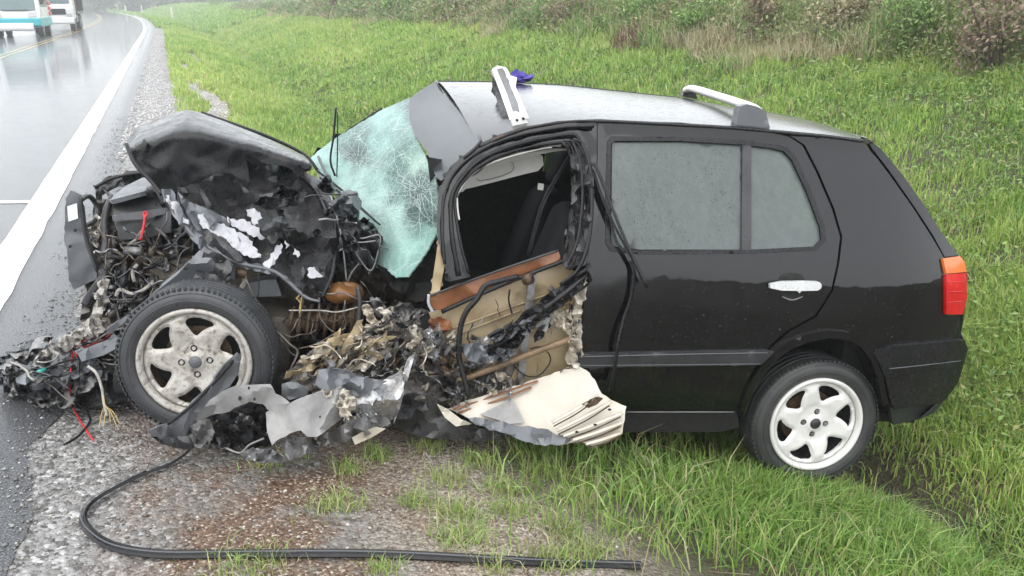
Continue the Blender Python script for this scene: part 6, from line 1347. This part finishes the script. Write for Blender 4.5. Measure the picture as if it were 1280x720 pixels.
# own frame: +y is the vehicle's front (towards the camera), x to its left; after rz the front faces back down the road
def part(name, V, Fc, m, root, bev=0, smooth=False):
    o = link(name, mesh(name, V, Fc), m, root, smooth)
    if bev: b = o.modifiers.new('b', 'BEVEL'); b.width = bev; b.segments = 2; b.limit_method = 'ANGLE'
    return o
def vbox(name, lo, hi, m, root, bev=.02): return part(name, *box_geo(lo, hi), m, root, bev)
def extr(name, yz, x0, x1, m, root, bev=.04):
    n = len(yz); V = [(x0, y, z) for y, z in yz] + [(x1, y, z) for y, z in yz]
    Fc = [tuple(range(n)), tuple(range(n, 2 * n))[::-1]] + [(i, i + n, (i + 1) % n + n, (i + 1) % n) for i in range(n)]
    return part(name, V, Fc, m, root, bev)
def vwheel(x, y, r, root, w=.26, mr='greypaint'):
    V, Fc = lathe([(.0, 0), (r * .55, 0), (r * .6, -.02), (r * .95, 0), (r, .04), (r, w - .04), (r * .95, w), (0, w)], 32)
    V = [(q[1] * (1 if x < 0 else -1) + x, q[0] + y, q[2] + r) for q in V]
    wh = part('wheel', V, Fc, M['rubber'], root); V, Fc = lathe([(0, -.03), (r * .4, -.03), (r * .56, .0), (r * .58, .02)], 24)
    V = [(q[1] * (1 if x < 0 else -1) + x, q[0] + y, q[2] + r) for q in V]; link('rim', mesh('rim', V, Fc), M[mr], wh)
mb = vroot('minibus', 44.5, -5.75, 'white minibus with turquoise lower band, facing along the wet road', 'minibus')
Lx, Rx = 1.08, -1.08
extr('body', [(-4.6, .45), (.2, .45), (.28, 1.0), (.12, 1.25), (-.42, 2.45), (-.7, 2.72), (-4.5, 2.75), (-4.65, 2.4)], Rx, Lx, M['bus_white'], mb, .10)
extr('lower_band', [(-4.62, .48), (.24, .48), (.33, .56), (.33, .86), (.26, .92), (-4.62, .92)], Rx - .015, Lx + .015, M['bus_teal'], mb, .03)
extr('front_bumper', [(.1, .30), (.34, .30), (.40, .40), (.40, .62), (.33, .68), (.1, .68)], -.75, .75, M['bus_white'], mb, .04)
V = [(-.92, .15, 1.28), (.92, .15, 1.28), (.88, -.38, 2.38), (-.88, -.38, 2.38)]; V = [(x, y + .035, z) for x, y, z in V] + [(x, y - .03, z) for x, y, z in V]
part('windscreen', V, [(0, 1, 2, 3), (7, 6, 5, 4), (0, 4, 5, 1), (1, 5, 6, 2), (2, 6, 7, 3), (3, 7, 4, 0)], M['pane_dark'], mb, .01)
for sx in (-1, 1):
    for y0, y1 in ((-1.55, -.62), (-2.65, -1.7), (-3.5, -2.75)): vbox('side_window', (sx * 1.075 - .02, y0, 1.42), (sx * 1.075 + .02, y1, 2.25), M['pane_dark'], mb, .01)
    V = [(sx * .95, .26, .98), (sx * .55, .30, .98), (sx * .60, .20, 1.18), (sx * .98, .14, 1.2)]; V = V + [(x, y + .03, z) for x, y, z in V]
    part('headlight', V, [(0, 1, 2, 3), (7, 6, 5, 4), (0, 4, 5, 1), (1, 5, 6, 2), (2, 6, 7, 3), (3, 7, 4, 0)], M['primer'], mb)
    vbox('mirror', (sx * 1.22 - .09, -.1, 1.55), (sx * 1.22 + .09, .02, 1.95), M['dark_plastic'], mb)
    vwheel(sx * 1.05, -.75, .36, mb); vwheel(sx * 1.05, -3.6, .36, mb)
vbox('wiper', (-.6, .19, 1.26), (.5, .21, 1.29), M['trim'], mb, 0); vbox('mudflap', (-.95, -1.25, .15), (-.6, -1.22, .5), M['trim'], mb, 0)
for z in (.98, 1.24, 1.50): vbox('marker_panel', (-1.14, -4.58, z), (-1.07, -3.7, z + .19), M['chevron_red'], mb, 0)
for z in (1.75, 2.0): vbox('marker_panel', (-1.14, -4.58, z), (-1.07, -3.7, z + .19), M['chevron_red'], mb, 0)
tk = vroot('truck', 54.5, -5.1, 'white flat fronted lorry with a dark slatted load bed behind the minibus', 'truck')
extr('cab', [(-1.9, .7), (.0, .62), (.1, 1.3), (-.05, 1.6), (-.25, 2.7), (-.5, 2.85), (-1.9, 2.85)], -1.15, 1.15, M['bus_white'], tk, .08)
V = [(-1.0, .02, 1.62), (1.0, .02, 1.62), (.95, -.18, 2.55), (-.95, -.18, 2.55)]; V = [(x, y + .03, z) for x, y, z in V] + [(x, y - .03, z) for x, y, z in V]
part('windscreen', V, [(0, 1, 2, 3), (7, 6, 5, 4), (0, 4, 5, 1), (1, 5, 6, 2), (2, 6, 7, 3), (3, 7, 4, 0)], M['pane_dark'], tk)
vbox('grille', (-.75, .06, .95), (.75, .12, 1.3), M['trim'], tk); extr('bumper', [(-.05, .42), (.2, .42), (.24, .5), (.24, .78), (-.05, .8)], -1.15, 1.15, M['bus_white'], tk, .03)
for sx in (-1, 1):
    vbox('headlight', (sx * .92 - .15, .05, .84), (sx * .92 + .15, .14, 1.02), M['primer'], tk); vbox('mirror', (sx * 1.4 - .1, -.3, 1.75), (sx * 1.4 + .1, -.2, 2.3), M['trim'], tk)
    vwheel(sx * 1.12, -.75, .46, tk, .28, 'steel'); vwheel(sx * 1.12, -5.0, .46, tk, .28, 'steel'); vwheel(sx * 1.12, -6.1, .46, tk, .28, 'steel')
vbox('chassis', (-.45, -7.4, .55), (.45, -1.9, .85), M['dark'], tk); vbox('load_bed', (-1.22, -7.5, .95), (1.22, -2.1, 1.12), M['dark_plastic'], tk)
for sx in (-1, 1):
    for k in range(7): vbox('bed_stake', (sx * 1.2 - .04, -7.4 + k * .85, 1.12), (sx * 1.2 + .04, -7.28 + k * .85, 2.35), M['trim'], tk)
    for k in range(5): vbox('bed_slat', (sx * 1.17 - .015, -7.45, 1.18 + k * .24), (sx * 1.17 + .015, -2.15, 1.33 + k * .24), M['brownpart'], tk, 0)
vbox('headboard', (-1.2, -2.2, 1.12), (1.2, -2.1, 2.6), M['rust'], tk)
vbox('fuel_tank', (-1.15, -3.2, .45), (-.7, -2.2, .9), M['steel'], tk, .08); vbox('mudguard', (-1.2, -5.7, .95), (-.8, -4.4, 1.0), M['trim'], tk)
# far kerb posts seen through the rain
for i, (px, yy) in enumerate(((186, 150), (240, 110), (205, 165))):
    x = (px - 640) / F * yy; b = np.array([x, yy * .99, -.1]); o = link('marker_post', mesh('marker_post', *box_geo((-.09, -.09, 0), (.09, .09, 1.3))), M['concrete_post']); bv = o.modifiers.new('b', 'BEVEL'); bv.width = .03
    o.location = tuple(map(float, b)); tag(o, ('tiny white post left of the others near the far bend', 'nearest of the pale posts before the distant trees', 'pale post just right of the leftmost one by the far bend')[i], 'post')

# ------------------------------------------------------------------ rain haze
lo = (-420, -40, -5); hi = (140, 640, 18)
hz = bpy.data.objects.new('haze', mesh('haze', *box_geo(lo, hi))); C.objects.link(hz); hz['kind'] = 'stuff'; hz.display_type = 'WIRE'
hm = bpy.data.materials.new('rain_haze'); hm.use_nodes = True; t = hm.node_tree; t.nodes.clear(); o_ = t.nodes.new('ShaderNodeOutputMaterial'); pv = t.nodes.new('ShaderNodeVolumePrincipled')
pv.inputs['Color'].default_value = (.93, .95, .97, 1); pv.inputs['Density'].default_value = .0025; pv.inputs['Anisotropy'].default_value = .3
t.links.new(pv.outputs[0], o_.inputs['Volume']); hz.data.materials.append(hm)
